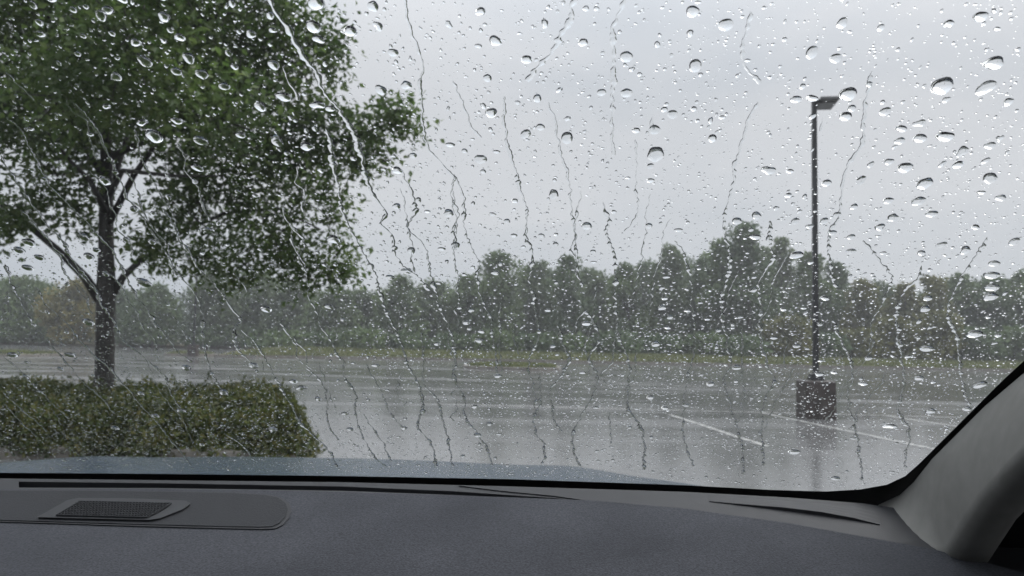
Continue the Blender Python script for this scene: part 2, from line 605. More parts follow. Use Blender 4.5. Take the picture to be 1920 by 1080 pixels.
def leaves(P, Nrm, L, W, fold=0.25, droop=None):
    """Folded four-point leaf blades at P, lying roughly in the plane across Nrm. Returns V,F (two triangles each)."""
    n = len(P)
    Nrm = Nrm / np.maximum(np.linalg.norm(Nrm, axis=1, keepdims=True), 1e-9)
    ax = rng.normal(0, 1, (n, 3))
    if droop is not None: ax = ax * 0.75 + np.array([0, 0, -droop])
    ax -= (ax * Nrm).sum(1, keepdims=True) * Nrm
    ax /= np.maximum(np.linalg.norm(ax, axis=1, keepdims=True), 1e-9)
    bx = np.cross(Nrm, ax)
    L = (L * rng.uniform(0.65, 1.25, n))[:, None]
    W = (W * rng.uniform(0.7, 1.2, n))[:, None]
    V = np.empty((n, 4, 3))
    V[:, 0] = P
    V[:, 1] = P + ax * L * 0.45 + bx * W * 0.5 + Nrm * W * fold
    V[:, 2] = P + ax * L
    V[:, 3] = P + ax * L * 0.45 - bx * W * 0.5 + Nrm * W * fold
    i = np.arange(n)[:, None] * 4
    F = np.concatenate([i + np.array([[0, 1, 2]]), i + np.array([[0, 2, 3]])], 0)
    return V.reshape(-1, 3), F


hedge = empty('hedge', ((HX0 + HX1) / 2, (HY0 + HY1) / 2, 0.11))
tag(hedge, 'low olive green clipped hedge around the trunk of the street tree', 'hedge')


def hedge_build():
    off = np.array(hedge.location)
    rt = lambda x: 0.5 * np.sin(x * 1.7) + 0.35 * np.sin(x * 3.9 + 1) + 0.3 * np.sin(x * 8.3 + 2)
    n = 58000
    face = rng.choice(4, n, p=[0.46, 0.40, 0.09, 0.05])
    x = rng.uniform(HX0, HX1, n)
    y = rng.uniform(HY0, HY1, n)
    z = 0.06 + (HZ - 0.06) * rng.uniform(0, 1, n) ** 0.8
    topz = HZ + 0.06 * rt(x) + 0.05 * rt(y * 1.4 + 3) + rng.normal(0, 0.035, n)
    fronty = HY0 - 0.48 * np.sqrt(np.clip(1 - z / HZ, 0, 1)) + 0.12 * rt(x * 1.3 + 5) + 0.05 * rt(z * 6) + rng.normal(0, 0.04, n)
    endx = HX1 + 0.30 * np.clip(1 - z / HZ, 0, 1) + 0.07 * rt(y * 1.6) + 0.05 * rt(z * 5 + 1) + rng.normal(0, 0.04, n)
    backy = HY1 + 0.06 * rt(x) + rng.normal(0, 0.04, n)
    P = np.stack([x, y, z], 1)
    x[face == 1] += 0.30 * np.clip(1 - z[face == 1] / HZ, 0, 1) * np.clip((x[face == 1] - HX1 + 2.5) / 2.5, 0, 1)
    P[:, 0] = x
    P[face == 0, 2] = topz[face == 0]
    P[face == 1, 1] = fronty[face == 1]
    P[face == 2, 0] = endx[face == 2]
    P[face == 3, 1] = backy[face == 3]
    nr = np.zeros((n, 3))
    nr[face == 0] = (0, 0, 1)
    nr[face == 1] = (0, -1, 0.3)
    nr[face == 2] = (1, 0, 0.3)
    nr[face == 3] = (0, 1, 0.3)
    nr = nr + rng.normal(0, 0.7, (n, 3))
    # sprigs that stand out of the clipped top
    k = 190
    sx, sy = rng.uniform(HX0, HX1, k), rng.uniform(HY0 + 0.1, HY1, k)
    sh = rng.uniform(0.04, 0.24, k)
    q = np.repeat(np.arange(k), 16)
    tt = rng.uniform(0, 1, len(q))
    P2 = np.stack([sx[q] + rng.normal(0, 0.03, len(q)) + 0.05 * tt * np.sin(q), sy[q] + rng.normal(0, 0.03, len(q)), HZ + sh[q] * tt], 1)
    P = np.concatenate([P, P2])
    nr = np.concatenate([nr, rng.normal(0, 1, (len(q), 3)) + [0, -0.4, 0.5]])
    P[:, 0] -= SKEW * (P[:, 1] - 9.2)
    V, F = leaves(P - off, nr, 0.075, 0.040)
    np_mesh('foliage', V, F, M['hedge'], hedge)
    o = prism('stems', [(px - SKEW * (py + (HY0 + HY1) / 2 - 9.2), py) for px, py in rounded_outline(0, 0, (HX1 - HX0) / 2 - 0.06, (HY1 - HY0) / 2 - 0.06, 0.25)], 0.0, HZ - 0.2, M['hedgecore'], hedge)


hedge_build()

# ------------------------------------------------------------------ street tree
TY = 11.15
tb = at_depth(195, 700, TY)
tree = empty('street_tree', (tb.x, TY, 0.11))
tag(tree, 'broad leafy street tree with a dark trunk rising from the hedge', 'tree')


def tree_build():
    off = Vector(tree.location)
    A = lambda px, py, dy=0.0: at_depth(px, py, TY + dy) - off
    mb = MB()
    base = Vector((0, 0, -0.1))
    mb.tube([base, base + Vector((0.0, 0, 0.25)), A(196, 700), A(197, 610), A(199, 548), A(199, 480), A(199, 400), A(200, 300), A(196, 180, 0.1), A(190, 60, 0.2), A(200, -60, 0.2), A(190, -200, 0.1)],
            [0.20, 0.155, 0.128, 0.122, 0.132, 0.105, 0.095, 0.085, 0.07, 0.055, 0.04, 0.02], 12)
    limbs = [
        [A(190, 566), A(160, 520, -0.1), A(110, 470, -0.2), A(40, 412, -0.4), A(-60, 330, -0.6), A(-180, 230, -0.7)],
        [A(208, 556), A(232, 518, 0.1), A(262, 490, 0.2), A(330, 440, 0.3), A(420, 400, 0.4), A(520, 390, 0.4), A(600, 430, 0.3)],
        [A(199, 430), A(250, 330, -0.2), A(300, 260, -0.4), A(380, 200, -0.6), A(480, 160, -0.8)],
        [A(200, 380), A(225, 300, 0.4), A(240, 250, 0.7), A(290, 130, 1.0), A(350, 20, 1.2)],
        [A(198, 340), A(150, 260, 0.3), A(90, 180, 0.6), A(10, 90, 0.9)],
        [A(198, 300), A(300, 250, 0.1), A(420, 260, 0.0), A(560, 280, -0.1), A(660, 260, -0.1), A(740, 225, -0.1)],
        [A(196, 200, 0.1), A(260, 110, -0.4), A(380, 40, -0.8), A(480, 10, -1.0)],
        [A(195, 160, 0.1), A(120, 60, -0.4), A(40, -20, -0.8)],
        [A(199, 400), A(170, 340, -0.8), A(130, 300, -1.5), A(90, 250, -2.0)],
        [A(199, 380), A(230, 320, -0.8), A(330, 330, -1.5), A(420, 330, -2.0)],
    ]
    rad = [0.075, 0.06, 0.055, 0.05, 0.05, 0.055, 0.05, 0.045, 0.05, 0.045]
    for l, r in zip(limbs, rad):
        n = len(l)
        mb.tube(l, [r * (1 - 0.8 * i / (n - 1)) for i in range(n)], 8)
    # crown lobes: (px, py, radius in px at the trunk's depth, depth offset)
    lobes = [(60, 60, 170, 0), (250, 30, 190, 0.2), (420, 30, 150, -0.4), (520, 90, 115, -0.2), (590, 60, 55, 0.2), (585, 125, 70, 0.3),
             (150, 190, 140, -0.6), (330, 170, 140, -0.8), (460, 220, 130, -0.4), (560, 240, 95, 0.1), (650, 260, 80, 0.0), (725, 225, 55, -0.1), (755, 232, 38, -0.1), (700, 300, 42, -0.1),
             (70, 200, 90, 0.6), (30, 190, 80, -1.0), (110, 340, 85, -0.5), (60, 395, 48, -0.6), (150, 405, 42, 0.3), (15, 440, 30, -0.6), (-40, 400, 70, -0.4),
             (330, 300, 75, 0.5), (340, 385, 75, -0.6), (300, 440, 55, -0.2), (290, 480, 34, 0.3), (420, 340, 85, -0.3), (510, 340, 90, 0.2), (575, 330, 65, -0.4), (620, 405, 48, 0.2),
             (500, 430, 75, -0.3), (560, 470, 60, 0.1), (620, 490, 45, 0.1), (640, 515, 26, 0.1), (470, 490, 42, 0.0), (400, 480, 36, 0.1), (350, 490, 30, 0.2), (560, 520, 32, 0.0), (430, 525, 18, 0.0),
             (-120, 120, 190, 0.0), (-140, 330, 130, 0.2), (-60, -120, 200, 0.3), (150, -170, 210, 0.0), (340, -140, 180, -0.2), (480, -70, 120, 0.1), (200, -320, 160, 0.2),
             (140, 60, 150, 1.8), (330, 60, 150, 2.0), (200, 200, 120, 1.9), (400, 200, 110, 1.7), (60, 230, 90, 1.6), (250, 60, 150, -2.4), (120, 180, 120, -2.3), (400, 220, 110, -2.2), (300, -80, 150, -2.0),
             (-220, 180, 120, -0.6), (430, 420, 40, 1.2)]
    gaps = [(247, 312, 27, 44), (24, 320, 34, 44), (425, 412, 26, 22), (640, 170, 26, 16), (590, 400, 12, 30), (105, 470, 70, 26), (270, 405, 16, 20)]
    gz = []
    for gx, gy, rx, ry in gaps:
        c = A(gx, gy)
        gz.append((c.x, c.z, rx * TY / FPX, ry * TY / FPX))
    Ps, Ns = [], []
    for (px, py, r, dy) in lobes:
        c = np.array(A(px, py, dy))
        rr = r * (TY + dy) / FPX
        # clusters of leaves around twig ends, denser towards the outside of the lobe
        ncl = max(10, int(108 * rr ** 2.1 + 8))
        d = rng.normal(0, 1, (ncl, 3))
        d /= np.linalg.norm(d, axis=1, keepdims=True)
        rad_ = rr * rng.uniform(0.15, 1.0, ncl) ** 0.55
        cc = c + d * rad_[:, None] * np.array([1, 1.0, 0.95])
        for k in range(ncl):
            m = rng.integers(11, 22)
            s = rng.uniform(0.10, 0.20)
            p = cc[k] + rng.normal(0, 1, (m, 3)) * np.array([s, s, s * 0.7])
            Ps.append(p)
            Ns.append(rng.normal(0, 0.6, (m, 3)) + [0, -0.1, 0.7])
            if rng.random() < 0.25:
                q = Vector(cc[k])
                tip = q + Vector((rng.normal(0, 0.12), rng.normal(0, 0.12), rng.normal(0, 0.08)))
                b0 = q.lerp(Vector(c), min(0.75, 0.35 / max(0.05, rad_[k])))
                mb.tube([b0, q, tip], [0.011, 0.007, 0.003], 4, cap=False)
    P = np.concatenate(Ps)
    Nn = np.concatenate(Ns)
    keep = np.ones(len(P), bool)
    for gx, gzz, rx, rz in gz:
        e = ((P[:, 0] - gx) / rx) ** 2 + ((P[:, 2] - gzz) / rz) ** 2
        keep &= (e > 1.0) | (rng.random(len(P)) < 0.06)
    P, Nn = P[keep], Nn[keep]
    V, F = leaves(P, Nn, 0.118, 0.068, 0.18, droop=0.5)
    np_mesh('crown', V, F, M['leaf'], tree)
    mb.build('trunk', M['bark'], tree, smooth=True)
    print('street tree leaves', len(P))


tree_build()

# ------------------------------------------------------------------ the wood beyond the lot
ORD = 'first second third fourth fifth sixth seventh eighth ninth tenth eleventh twelfth thirteenth fourteenth fifteenth sixteenth seventeenth eighteenth nineteenth twentieth'.split()
ORD += ['twenty ' + o for o in ORD[:9]] + ['thirtieth'] + ['thirty ' + o for o in ORD[:9]] + ['fortieth']
SP = ['grey green', 'dark green', 'olive green', 'pale grey green', 'yellowing']


def far_tree(px, top, hw, kind, Y, label, base_y=None, group='trees of the wood beyond the lot', name='woodland_tree', low=0.12):
    b = at_depth(px, 600, Y)
    ground_z = (0.4 if Y < 77 else 0.5) if b.x > -19 else 0.25
    ztop = at_depth(px, top, Y).z
    h = ztop - ground_z
    wr = hw * Y / FPX
    e = empty(name, (b.x, Y, ground_z))
    tag(e, label, 'tree' if name != 'woodland_shrub' else 'shrub', group)
    mb = MB()
    lean = rng.normal(0, 0.25)
    mb.tube([(0, 0, -0.1), (lean * 0.3, 0, h * 0.35), (lean, 0, h * 0.7), (lean * 1.2, 0, h * 0.93)], [0.05 + h * 0.016, h * 0.014, h * 0.008, 0.02], 7)
    for k in range(5):
        a = rng.uniform(0, 6.28)
        z0 = h * rng.uniform(0.3, 0.65)
        mb.tube([(lean * z0 / h, 0, z0), (math.cos(a) * wr * 0.4, math.sin(a) * wr * 0.4, z0 + h * 0.12), (math.cos(a) * wr * 0.75, math.sin(a) * wr * 0.75, z0 + h * 0.2)], [h * 0.007, h * 0.005, 0.015], 5)
    mb.build('trunk', M['farbark'], e, smooth=True)
    # lumpy crown out of sub-lobes
    nl = 17
    lob = []
    for k in range(nl):
        t = low + (0.97 - low) * (k + 0.5) / nl
        prof = math.sin(math.pi * min(1, 0.22 + 0.78 * t) ** 1.15) ** 0.65
        a = rng.uniform(0, 6.28)
        rr = wr * prof * rng.uniform(0.3, 1.05)
        lr = wr * (0.26 + 0.34 * prof) * rng.uniform(0.55, 1.35)
        lob.append((math.cos(a) * rr * 0.8 + lean * t, math.sin(a) * rr * 0.8, min(t * h, h - lr * 0.8), lr))
    lob.append((lean, 0, h - wr * 0.3, wr * 0.32))
    Ps = []
    for (x, y, z, lr) in lob:
        m = int(150 * lr ** 1.6) + 30
        d = rng.normal(0, 1, (m, 3))
        d /= np.linalg.norm(d, axis=1, keepdims=True)
        Ps.append(np.array([x, y, z]) + d * (lr * (rng.uniform(0.1, 1.0, m) ** 0.5 + np.abs(rng.normal(0, 0.12, m))))[:, None] * np.array([1, 1, 0.95]))
    P = np.concatenate(Ps)
    P = P[P[:, 2] > 0.2]
    V, F = leaves(P, rng.normal(0, 0.8, (len(P), 3)) + [0, -0.35, 0.6], 0.46, 0.30, 0.2)
    np_mesh('crown', V, F, FAR[kind], e)
    return e


WOOD = [  # px, top y, half width px, colour kind, distance, what singles it out
    (-60, 515, 60, 1, 86, 'dark tree at the end of the wood behind the low branch tips'),
    (28, 522, 62, 0, 84, 'grey green tree beyond the lot behind the low branch of the street tree'),
    (138, 526, 50, 4, 80, 'yellowing rounded tree beyond the lot, seen beside the street tree trunk'),
    (205, 545, 42, 1, 88, 'dark tree beyond the lot directly behind the street tree trunk'),
    (287, 536, 50, 0, 82, 'rounded green tree standing between the trunk and the far lamp post'),
    (405, 505, 42, 3, 84, 'pale tree just beyond the far lamp post under the hanging leaves'),
    (470, 508, 50, 0, 88, 'green tree beyond the lot under the lowest leaves of the crown'),
    (545, 525, 52, 3, 86, 'pale grey green tree above the rounded end of the verge'),
    (625, 540, 48, 0, 84, 'green tree just clear of the tip of the lowest hanging branch'),
    (690, 548, 42, 3, 86, 'low pale tree in the dip of the wood beside the street tree'),
    (752, 518, 42, 0, 80, 'green tree with a rounded top at the start of the open wood'),
    (815, 528, 42, 3, 84, 'pale tree between the rounded one and the tall pair of the wood'),
    (872, 518, 38, 0, 82, 'green tree leaning on the tall pair in the middle of the wood'),
    (940, 474, 48, 0, 80, 'tall broad tree above the small grass island, taller than its neighbours'),
    (1005, 492, 36, 3, 84, 'pale tree tucked beside the tall broad tree above the small island'),
    (1066, 480, 38, 1, 80, 'dark narrow tree in the middle of the wood'),
    (1112, 512, 34, 3, 86, 'low pale tree in the notch of the wood skyline'),
    (1180, 494, 44, 0, 82, 'green tree beyond the notch of the wood skyline'),
    (1254, 460, 42, 3, 82, 'tall pale tree with a domed top, second highest of the wood'),
    (1312, 486, 38, 1, 84, 'dark tree between the domed tree and the highest tree'),
    (1352, 450, 36, 0, 80, 'green shoulder tree against the highest tree of the wood'),
    (1405, 420, 58, 1, 79, 'highest tree of the wood with a loose open top'),
    (1462, 446, 34, 3, 84, 'pale loose tree on the lamp side of the highest tree'),
    (1520, 474, 42, 0, 82, 'green tree straight behind the near lamp pole'),
    (1566, 492, 34, 1, 84, 'dark tree just past the near lamp pole'),
    (1612, 524, 34, 2, 78, 'low olive tree past the near lamp pole'),
    (1650, 545, 22, 3, 90, 'small pale tree in the gap past the lamp pole'),
    (1702, 532, 34, 2, 79, 'olive tree past the gap in the wood'),
    (1748, 518, 40, 2, 80, 'broad olive tree above the windscreen pillar end of the lot'),
    (1806, 516, 42, 0, 82, 'green tree second from the windscreen pillar'),
    (1862, 520, 40, 1, 80, 'dark tree next to the windscreen pillar'),
    (1920, 508, 46, 0, 82, 'green tree cut by the edge of the view at the pillar'),
    (1990, 500, 50, 1, 84, 'dark tree of the wood hidden by the windscreen pillar'),
]
for px, top, hw, kd, Y, lab in WOOD:
    far_tree(px, top, hw, kd, Y, lab)
n_back = 0
for i, px in enumerate(range(-60, 2020, 58)):
    j = rng.uniform(-14, 14)
    tops = [t for (x, t, *_r) in WOOD if abs(x - px) < 90] or [540]
    tp = sum(tops) / len(tops) + rng.uniform(6, 24)
    if 320 < px + j < 375: continue
    far_tree(px + j, tp, 50, int(rng.choice([0, 1, 1, 3])), 96 + rng.uniform(-3, 5), ORD[n_back] + ' tree of the back rank of the wood counted from the street tree side', group='back rank of the wood', low=0.05)
    n_back += 1
SHRUBS = [(455, 610, 40, 1), (540, 618, 46, 0), (610, 622, 40, 1), (690, 615, 44, 0), (770, 620, 40, 1), (850, 625, 42, 1), (930, 618, 44, 0), (1010, 622, 42, 1), (1085, 626, 40, 0),
          (1160, 620, 44, 1), (1240, 628, 40, 1), (1320, 622, 42, 0), (1395, 628, 40, 1), (1478, 588, 46, 2), (1545, 620, 36, 1), (1610, 612, 40, 2), (1675, 590, 38, 2), (1740, 578, 44, 2), (1820, 610, 46, 1), (1900, 612, 44, 0),
          (20, 600, 46, 1), (100, 606, 40, 1), (270, 600, 50, 0), (390, 608, 40, 1), (-70, 600, 50, 0)]
SHRUBS.sort()
for i, (px, tp, hw, kd) in enumerate(SHRUBS):
    far_tree(px, tp + 8, hw, kd, 69.5 + rng.uniform(-1.5, 1.5) + (15.5 if px < 480 else 0),
             ['grey green', 'dark green', 'olive'][kd] + ' shrub, ' + ORD[i] + ' along the foot of the wood from the street tree side', group='undergrowth shrubs', name='woodland_shrub', low=0.0)

# ------------------------------------------------------------------ lamp posts
def lamp(x, y, htop, label, yaw=0.0):
    e = empty('parking_lamp', (x, y, 0))
    tag(e, label, 'lamp post', 'lamp posts of the parking lot')
    mb = MB()
    mb.box((0, 0, 0.36), (0.60, 0.60, 0.76), taper=0.985)
    mb.build('plinth', M['concrete'], e, bevel=0.025)
    mb = MB()
    mb.box((0, 0, 0.745), (0.30, 0.30, 0.022))
    for sx in (-1, 1):
        for sy in (-1, 1):
            mb.tube([(sx * 0.11, sy * 0.11, 0.75), (sx * 0.11, sy * 0.11, 0.80)], [0.014, 0.014], 6)
    mb.build('base_plate', M['steel'], e)
    mb = MB()
    mb.box((0, 0, 0.81), (0.24, 0.24, 0.13), taper=0.9)
    mb.build('base_cover', M['steel'], e, bevel=0.01)
    mb = MB()
    mb.box((0, 0, (0.75 + htop) / 2), (0.105, 0.105, htop - 0.75), taper=0.85)
    mb.build('pole', M['steel'], e, bevel=0.012)
    rot = Matrix.Rotation(yaw, 3, 'Z')
    mb = MB()
    mb.box(Vector((0, 0, htop - 0.05)) + rot @ Vector((0.09, 0.0, 0)), (0.12, 0.10, 0.07), rot)
    mb.build('arm', M['steel'], e)
    mb = MB()
    c = Vector((0, 0, htop - 0.035)) + rot @ Vector((0.27, 0.17, 0.0))
    mb.box(c, (0.38, 0.80, 0.05), rot, taper=0.94)
    hd = mb.build('lamp_head', M['steel'], e, bevel=0.008)
    mb = MB()
    mb.box(c + rot @ Vector((0.0, 0.06, -0.031)), (0.30, 0.5, 0.012), rot)
    mb.build('lens', M['lampglass'], hd)
    mb = MB()
    for k in range(6):
        mb.box(c + rot @ Vector((0, -0.30 + 0.1 * k, 0.036)), (0.34, 0.014, 0.03), rot)
    mb.build('cooling_fins', M['steel'], hd)
    return e


lb = on_ground(1530, 786)
lt = at_depth(1530, 186, lb.y)
lamp(lb.x * (lb.y + 0.33) / lb.y, lb.y + 0.33, lt.z + 0.1, 'tall dark lamp post on a square concrete plinth in the wet lot', R(-9))
fb = at_depth(362, 668, 53.0)
lamp(fb.x, 53.0, 6.2, 'thin distant lamp post seen through the gap under the tree', R(140))

# ------------------------------------------------------------------ the car we sit in
XC = -0.30                  # centre line of the car
RAKE = R(36)
CA, SA = math.cos(RAKE), math.sin(RAKE)
ZB = H - 0.165              # height of the lower glass edge
KY = 0.10


def yb(x): return 0.925 - KY * (x - XC) ** 2 - 0.25 * max(0.0, abs(x - XC) - 0.5) ** 2


def dyb(x):
    s = max(0.0, abs(x - XC) - 0.5) * (1 if x > XC else -1)
    return -2 * KY * (x - XC) - 0.5 * s


def G(x, v, off=0.0):
    """Point on the windscreen: x across the car, v up the slope, off outwards."""
    n = Vector((-dyb(x) * SA, SA, CA)).normalized()
    return Vector((x, yb(x) - v * CA, ZB + v * SA)) + n * off


def hit_glass(px, py):
    d = ray(px, py)
    t = 0.7
    for _ in range(30):
        p = CAM_O + d * t
        # plane height function: (z-ZB)/SA = v ; y = yb - v*CA
        f = (yb(p.x) - p.y) * SA - (p.z - ZB) * CA
        df = (dyb(p.x) * d.x - d.y) * SA - d.z * CA
        t -= f / df
    p = CAM_O + d * t
    return p.x, (p.z - ZB) / SA, t


SD = 0.20


def D(px, py, off=0.0):
    """Point on the dashboard top plane seen at this pixel."""
    d = ray(px, py)
    # z = H-0.16 - SD*(0.85-y)
    t = (-0.16 - SD * 0.85) / (d.z - SD * d.y)
    p = CAM_O + d * t
    return p + Vector((0, -SD, 1)).normalized() * off


car = empty('car', (XC, 0.5, 0))
tag(car, 'blue car we look out of, its windscreen, dark dashboard and grey pillar', 'car')
CO = Vector(car.location)
loc = lambda pts: [Vector(p) - CO for p in pts]

# windscreen pane
XL, XR = XC - 0.80, XC + 0.80
VT = 0.80
vs, fs = [], []
nu, nv = 40, 14
for layer, off in ((0, 0.0), (1, 0.0045)):
    for i in range(nu + 1):
        for j in range(nv + 1):
            x = XL + (XR - XL) * i / nu
            vs.append(G(x, -0.05 + (VT + 0.05) * j / nv, off))
q = (nu + 1) * (nv + 1)
for i in range(nu):
    for j in range(nv):
        a, b, c, d = i * (nv + 1) + j, (i + 1) * (nv + 1) + j, (i + 1) * (nv + 1) + j + 1, i * (nv + 1) + j + 1
        fs += [(a, b, c, d), (q + d, q + c, q + b, q + a)]
windscreen = mesh_obj('windscreen', loc(vs), fs, M['glass'], car, True)

# black ceramic band round the pane
EDGE = [(-260, 882), (0, 885), (300, 887), (640, 891), (960, 897), (1280, 908), (1447, 917), (1547, 920), (1613, 916), (1663, 907), (1697, 891), (1723, 868), (1763, 828), (1813, 778), (1880, 711), (1920, 674), (2000, 596), (2150, 452), (2350, 260)]
E = [hit_glass(*p)[:2] for p in EDGE]
E = [(XL + 0.05, E[0][1])] + E
vs, fs = [], []
for (x, v) in E:
    vs.append(G(x, v, -0.001))
xr = XC + 0.86
for i, (x, v) in enumerate(E):
    if i < 7: o = (x, -0.06)
    else:
        f = min(1, (i - 7) / 4.0)
        o = (x + (xr - x) * f, -0.06 + (v + 0.06) * max(0, f) * (0.75 if i < 12 else 1.0))
    vs.append(G(o[0], o[1], -0.001))
n = len(E)
for i in range(n - 1): fs.append((i, i + 1, n + i + 1, n + i))
mesh_obj('black_border', loc(vs), fs, M['frit'], car)
# top border and left border (out of the picture)
vs = [G(XL + (XR - XL) * i / 20, v, -0.001) for v in (0.74, 0.82) for i in range(21)]
mesh_obj('top_border', loc(vs), [(i, i + 1, 22 + i, 21 + i) for i in range(20)], M['frit'], car)

# ---- dashboard
dash = new_obj('dashboard', None, car)
dash_pts_off = CO


def sheet(name, top_px, bot_px, off_top, off_bot, m, parent, thick=0.0, steps=1, smooth=False, skirt=True):
    """A strip between two pixel lines on the dash plane, with real edges that go down by thick."""
    n = len(top_px)
    T = [D(*p, off_top if not isinstance(off_top, (list, tuple)) else off_top[i]) for i, p in enumerate(top_px)]
    B = [D(*p, off_bot if not isinstance(off_bot, (list, tuple)) else off_bot[i]) for i, p in enumerate(bot_px)]
    vs, fs = [], []
    for i in range(n):
        for k in range(steps + 1):
            vs.append(T[i].lerp(B[i], k / steps))
    w_ = steps + 1
    for i in range(n - 1):
        for k in range(steps):
            fs.append((i * w_ + k, i * w_ + k + 1, (i + 1) * w_ + k + 1, (i + 1) * w_ + k))
    if thick:
        dn = Vector((0, SD, -1)).normalized() * thick
        ring = [i * w_ for i in range(n)] + [(n - 1) * w_ + k for k in range(1, w_)] + [i * w_ + w_ - 1 for i in range(n - 2, -1, -1)] + [k for k in range(w_ - 2, 0, -1)]
        b = len(vs)
        vs += [vs[r] + dn for r in ring]
        for i in range(len(ring)):
            j = (i + 1) % len(ring)
            fs.append((ring[i], ring[j], b + j, b + i))
    o = mesh_obj(name, loc(vs), fs, m, parent, smooth)
    return o


def plate(name, px_pts, off, thick, m, parent, bevel=0.0):
    vs = [D(*p, off) for p in px_pts]
    dn = Vector((0, SD, -1)).normalized() * thick
    n = len(vs)
    vs += [v + dn for v in vs]
    fs = [tuple(range(n))] + [(i, (i + 1) % n, n + (i + 1) % n, n + i) for i in range(n)]
    o = mesh_obj(name, loc(vs), fs, m, parent)
    if bevel:
        md = o.modifiers.new('bevel', 'BEVEL')
        md.width = bevel
        md.segments = 3
        md.limit_method = 'ANGLE'
    return o


def lerp_line(pts, xs):
    px = [p[0] for p in pts]
    py = [p[1] for p in pts]
    return [(x, float(np.interp(x, px, py))) for x in xs]


XS = [-500, -250, -100, 0, 35, 100, 200, 300, 400, 520, 640, 750, 850, 950, 1040, 1085, 1115, 1200, 1280, 1360, 1480, 1620, 1745, 1850, 1980, 2150]
REAR = [(-500, 892), (-100, 896), (0, 897), (640, 904), (960, 912), (1280, 922), (1450, 931), (1560, 938), (1640, 946), (1745, 962), (1900, 985), (2150, 1030)]
SLT_T = [(-500, 901), (0, 903), (35, 903), (300, 906), (640, 912), (850, 921), (1040, 934), (1085, 940)]
SLT_B = [(-500, 916), (0, 914), (35, 914), (300, 915), (640, 920), (850, 928), (1040, 938), (1085, 941.5)]
SUEDE = [(-500, 921), (0, 921), (300, 921), (560, 924), (820, 931), (1110, 942), (1280, 957), (1480, 985), (1745, 1033), (1900, 1072), (2150, 1145)]
LOW = [(-500, 1330), (960, 1360), (2150, 1420)]
xs1 = [x for x in XS if x <= 1085 and x >= 35]
xs_l = [x for x in XS if x <= 35]
xs_r = [x for x in XS if x >= 1085]
sheet('rear_trim', lerp_line(REAR, xs1), lerp_line(SLT_T, xs1), 0, 0, M['plastic'], dash, 0.012)
sheet('rear_trim', lerp_line(REAR, xs_l), lerp_line(SUEDE, xs_l), 0, 0, M['plastic'], dash, 0.012, 3)
sheet('rear_trim', lerp_line(REAR, xs_r), lerp_line(SUEDE, xs_r), 0, 0, M['plastic'], dash, 0.012, 4)
sheet('vent_lip', lerp_line(SLT_B, xs1), lerp_line(SUEDE, xs1), 0.0, 0.0015, M['plastic'], dash, 0.010)
vent = sheet('defroster_vent', lerp_line(SLT_T, xs1), lerp_line(SLT_B, xs1), -0.05, -0.05, M['black'], dash)  # black floor puts the slot's deep shade into its colour
mid = [(x, (a[1] * 0.45 + b[1] * 0.55)) for x, a, b in zip(xs1, lerp_line(SLT_T, xs1), lerp_line(SLT_B, xs1))]
mid2 = [(x, y + 1.3) for x, y in mid]
sheet('vent_bar', mid, mid2, -0.006, -0.006, M['panel'], vent, 0.006)
suede = sheet('suede_cover', lerp_line(SUEDE, XS), lerp_line(LOW, XS), 0.0022, 0.0022, M['suede'], dash, 0.006, 8)
# outlet panel that closes the vent towards the passenger side
plate('vent_outlet_panel', [(860, 912), (1000, 916), (1098, 922), (1105, 925), (1113, 941.5), (1095, 939.5), (1040, 931.5), (940, 922)], 0.0012, 0.006, M['plastic'], dash, 0.0005)
# swept crease at the end of the trim
cx = [1330, 1400, 1470, 1540, 1600, 1648]
top = [(1330, 931), (1400, 935), (1470, 940), (1540, 945), (1600, 950), (1648, 956)]
bot = [(1330, 941), (1400, 949), (1470, 957.5), (1540, 967), (1600, 976), (1650, 985)]
sheet('trim_crease', top, bot, 0.0006, [0.0007, 0.0018, 0.0034, 0.0040, 0.0028, 0.0008], M['plastic'], dash, 0.008, 4)
# speaker panel
SPK = [(-420, 926), (-100, 925), (0, 925), (150, 925), (300, 927), (440, 930), (500, 933.5), (526, 939), (541, 950), (545, 963), (540, 978), (530, 990), (516, 997), (490, 998), (400, 996), (250, 992), (100, 987), (0, 984), (-420, 976)]
plate('speaker_panel_rim', SPK, 0.0034, 0.004, M['plastic'], dash, 0.0006)
cxp, cyp = 62, 961
SPK2 = [((x - cxp) * 0.987 + cxp, (y - cyp) * 0.93 + cyp) for x, y in SPK]
spk = plate('speaker_panel', SPK2, 0.0042, 0.003, M['panel'], dash, 0.0005)
FR = [(72, 981), (100, 965), (128, 949), (148, 945), (250, 946), (346, 950), (357, 955), (342, 966), (300, 983), (280, 986)]
plate('grille_surround', FR, 0.0062, 0.004, M['plastic'], spk, 0.0007)
HO = [(106, 979), (126, 966), (148, 953), (240, 953.5), (322, 957), (312, 965), (292, 977), (268, 984), (190, 982)]
plate('grille_shade_plate', HO, 0.0066, 0.0002, M['black'], spk)  # black plate on the surround, painted shade for the grille holes
gm = MB()
A_, B_, C_, D_ = (106, 979.5), (148, 953), (322, 957), (276, 984)
upn = Vector((0, -SD, 1)).normalized()


def quadpt(u, v):
    xl, yl = A_[0] + (B_[0] - A_[0]) * v, A_[1] + (B_[1] - A_[1]) * v
    xr_, yr_ = D_[0] + (C_[0] - D_[0]) * v, D_[1] + (C_[1] - D_[1]) * v
    return D(xl + (xr_ - xl) * u, yl + (yr_ - yl) * u, 0.0069)


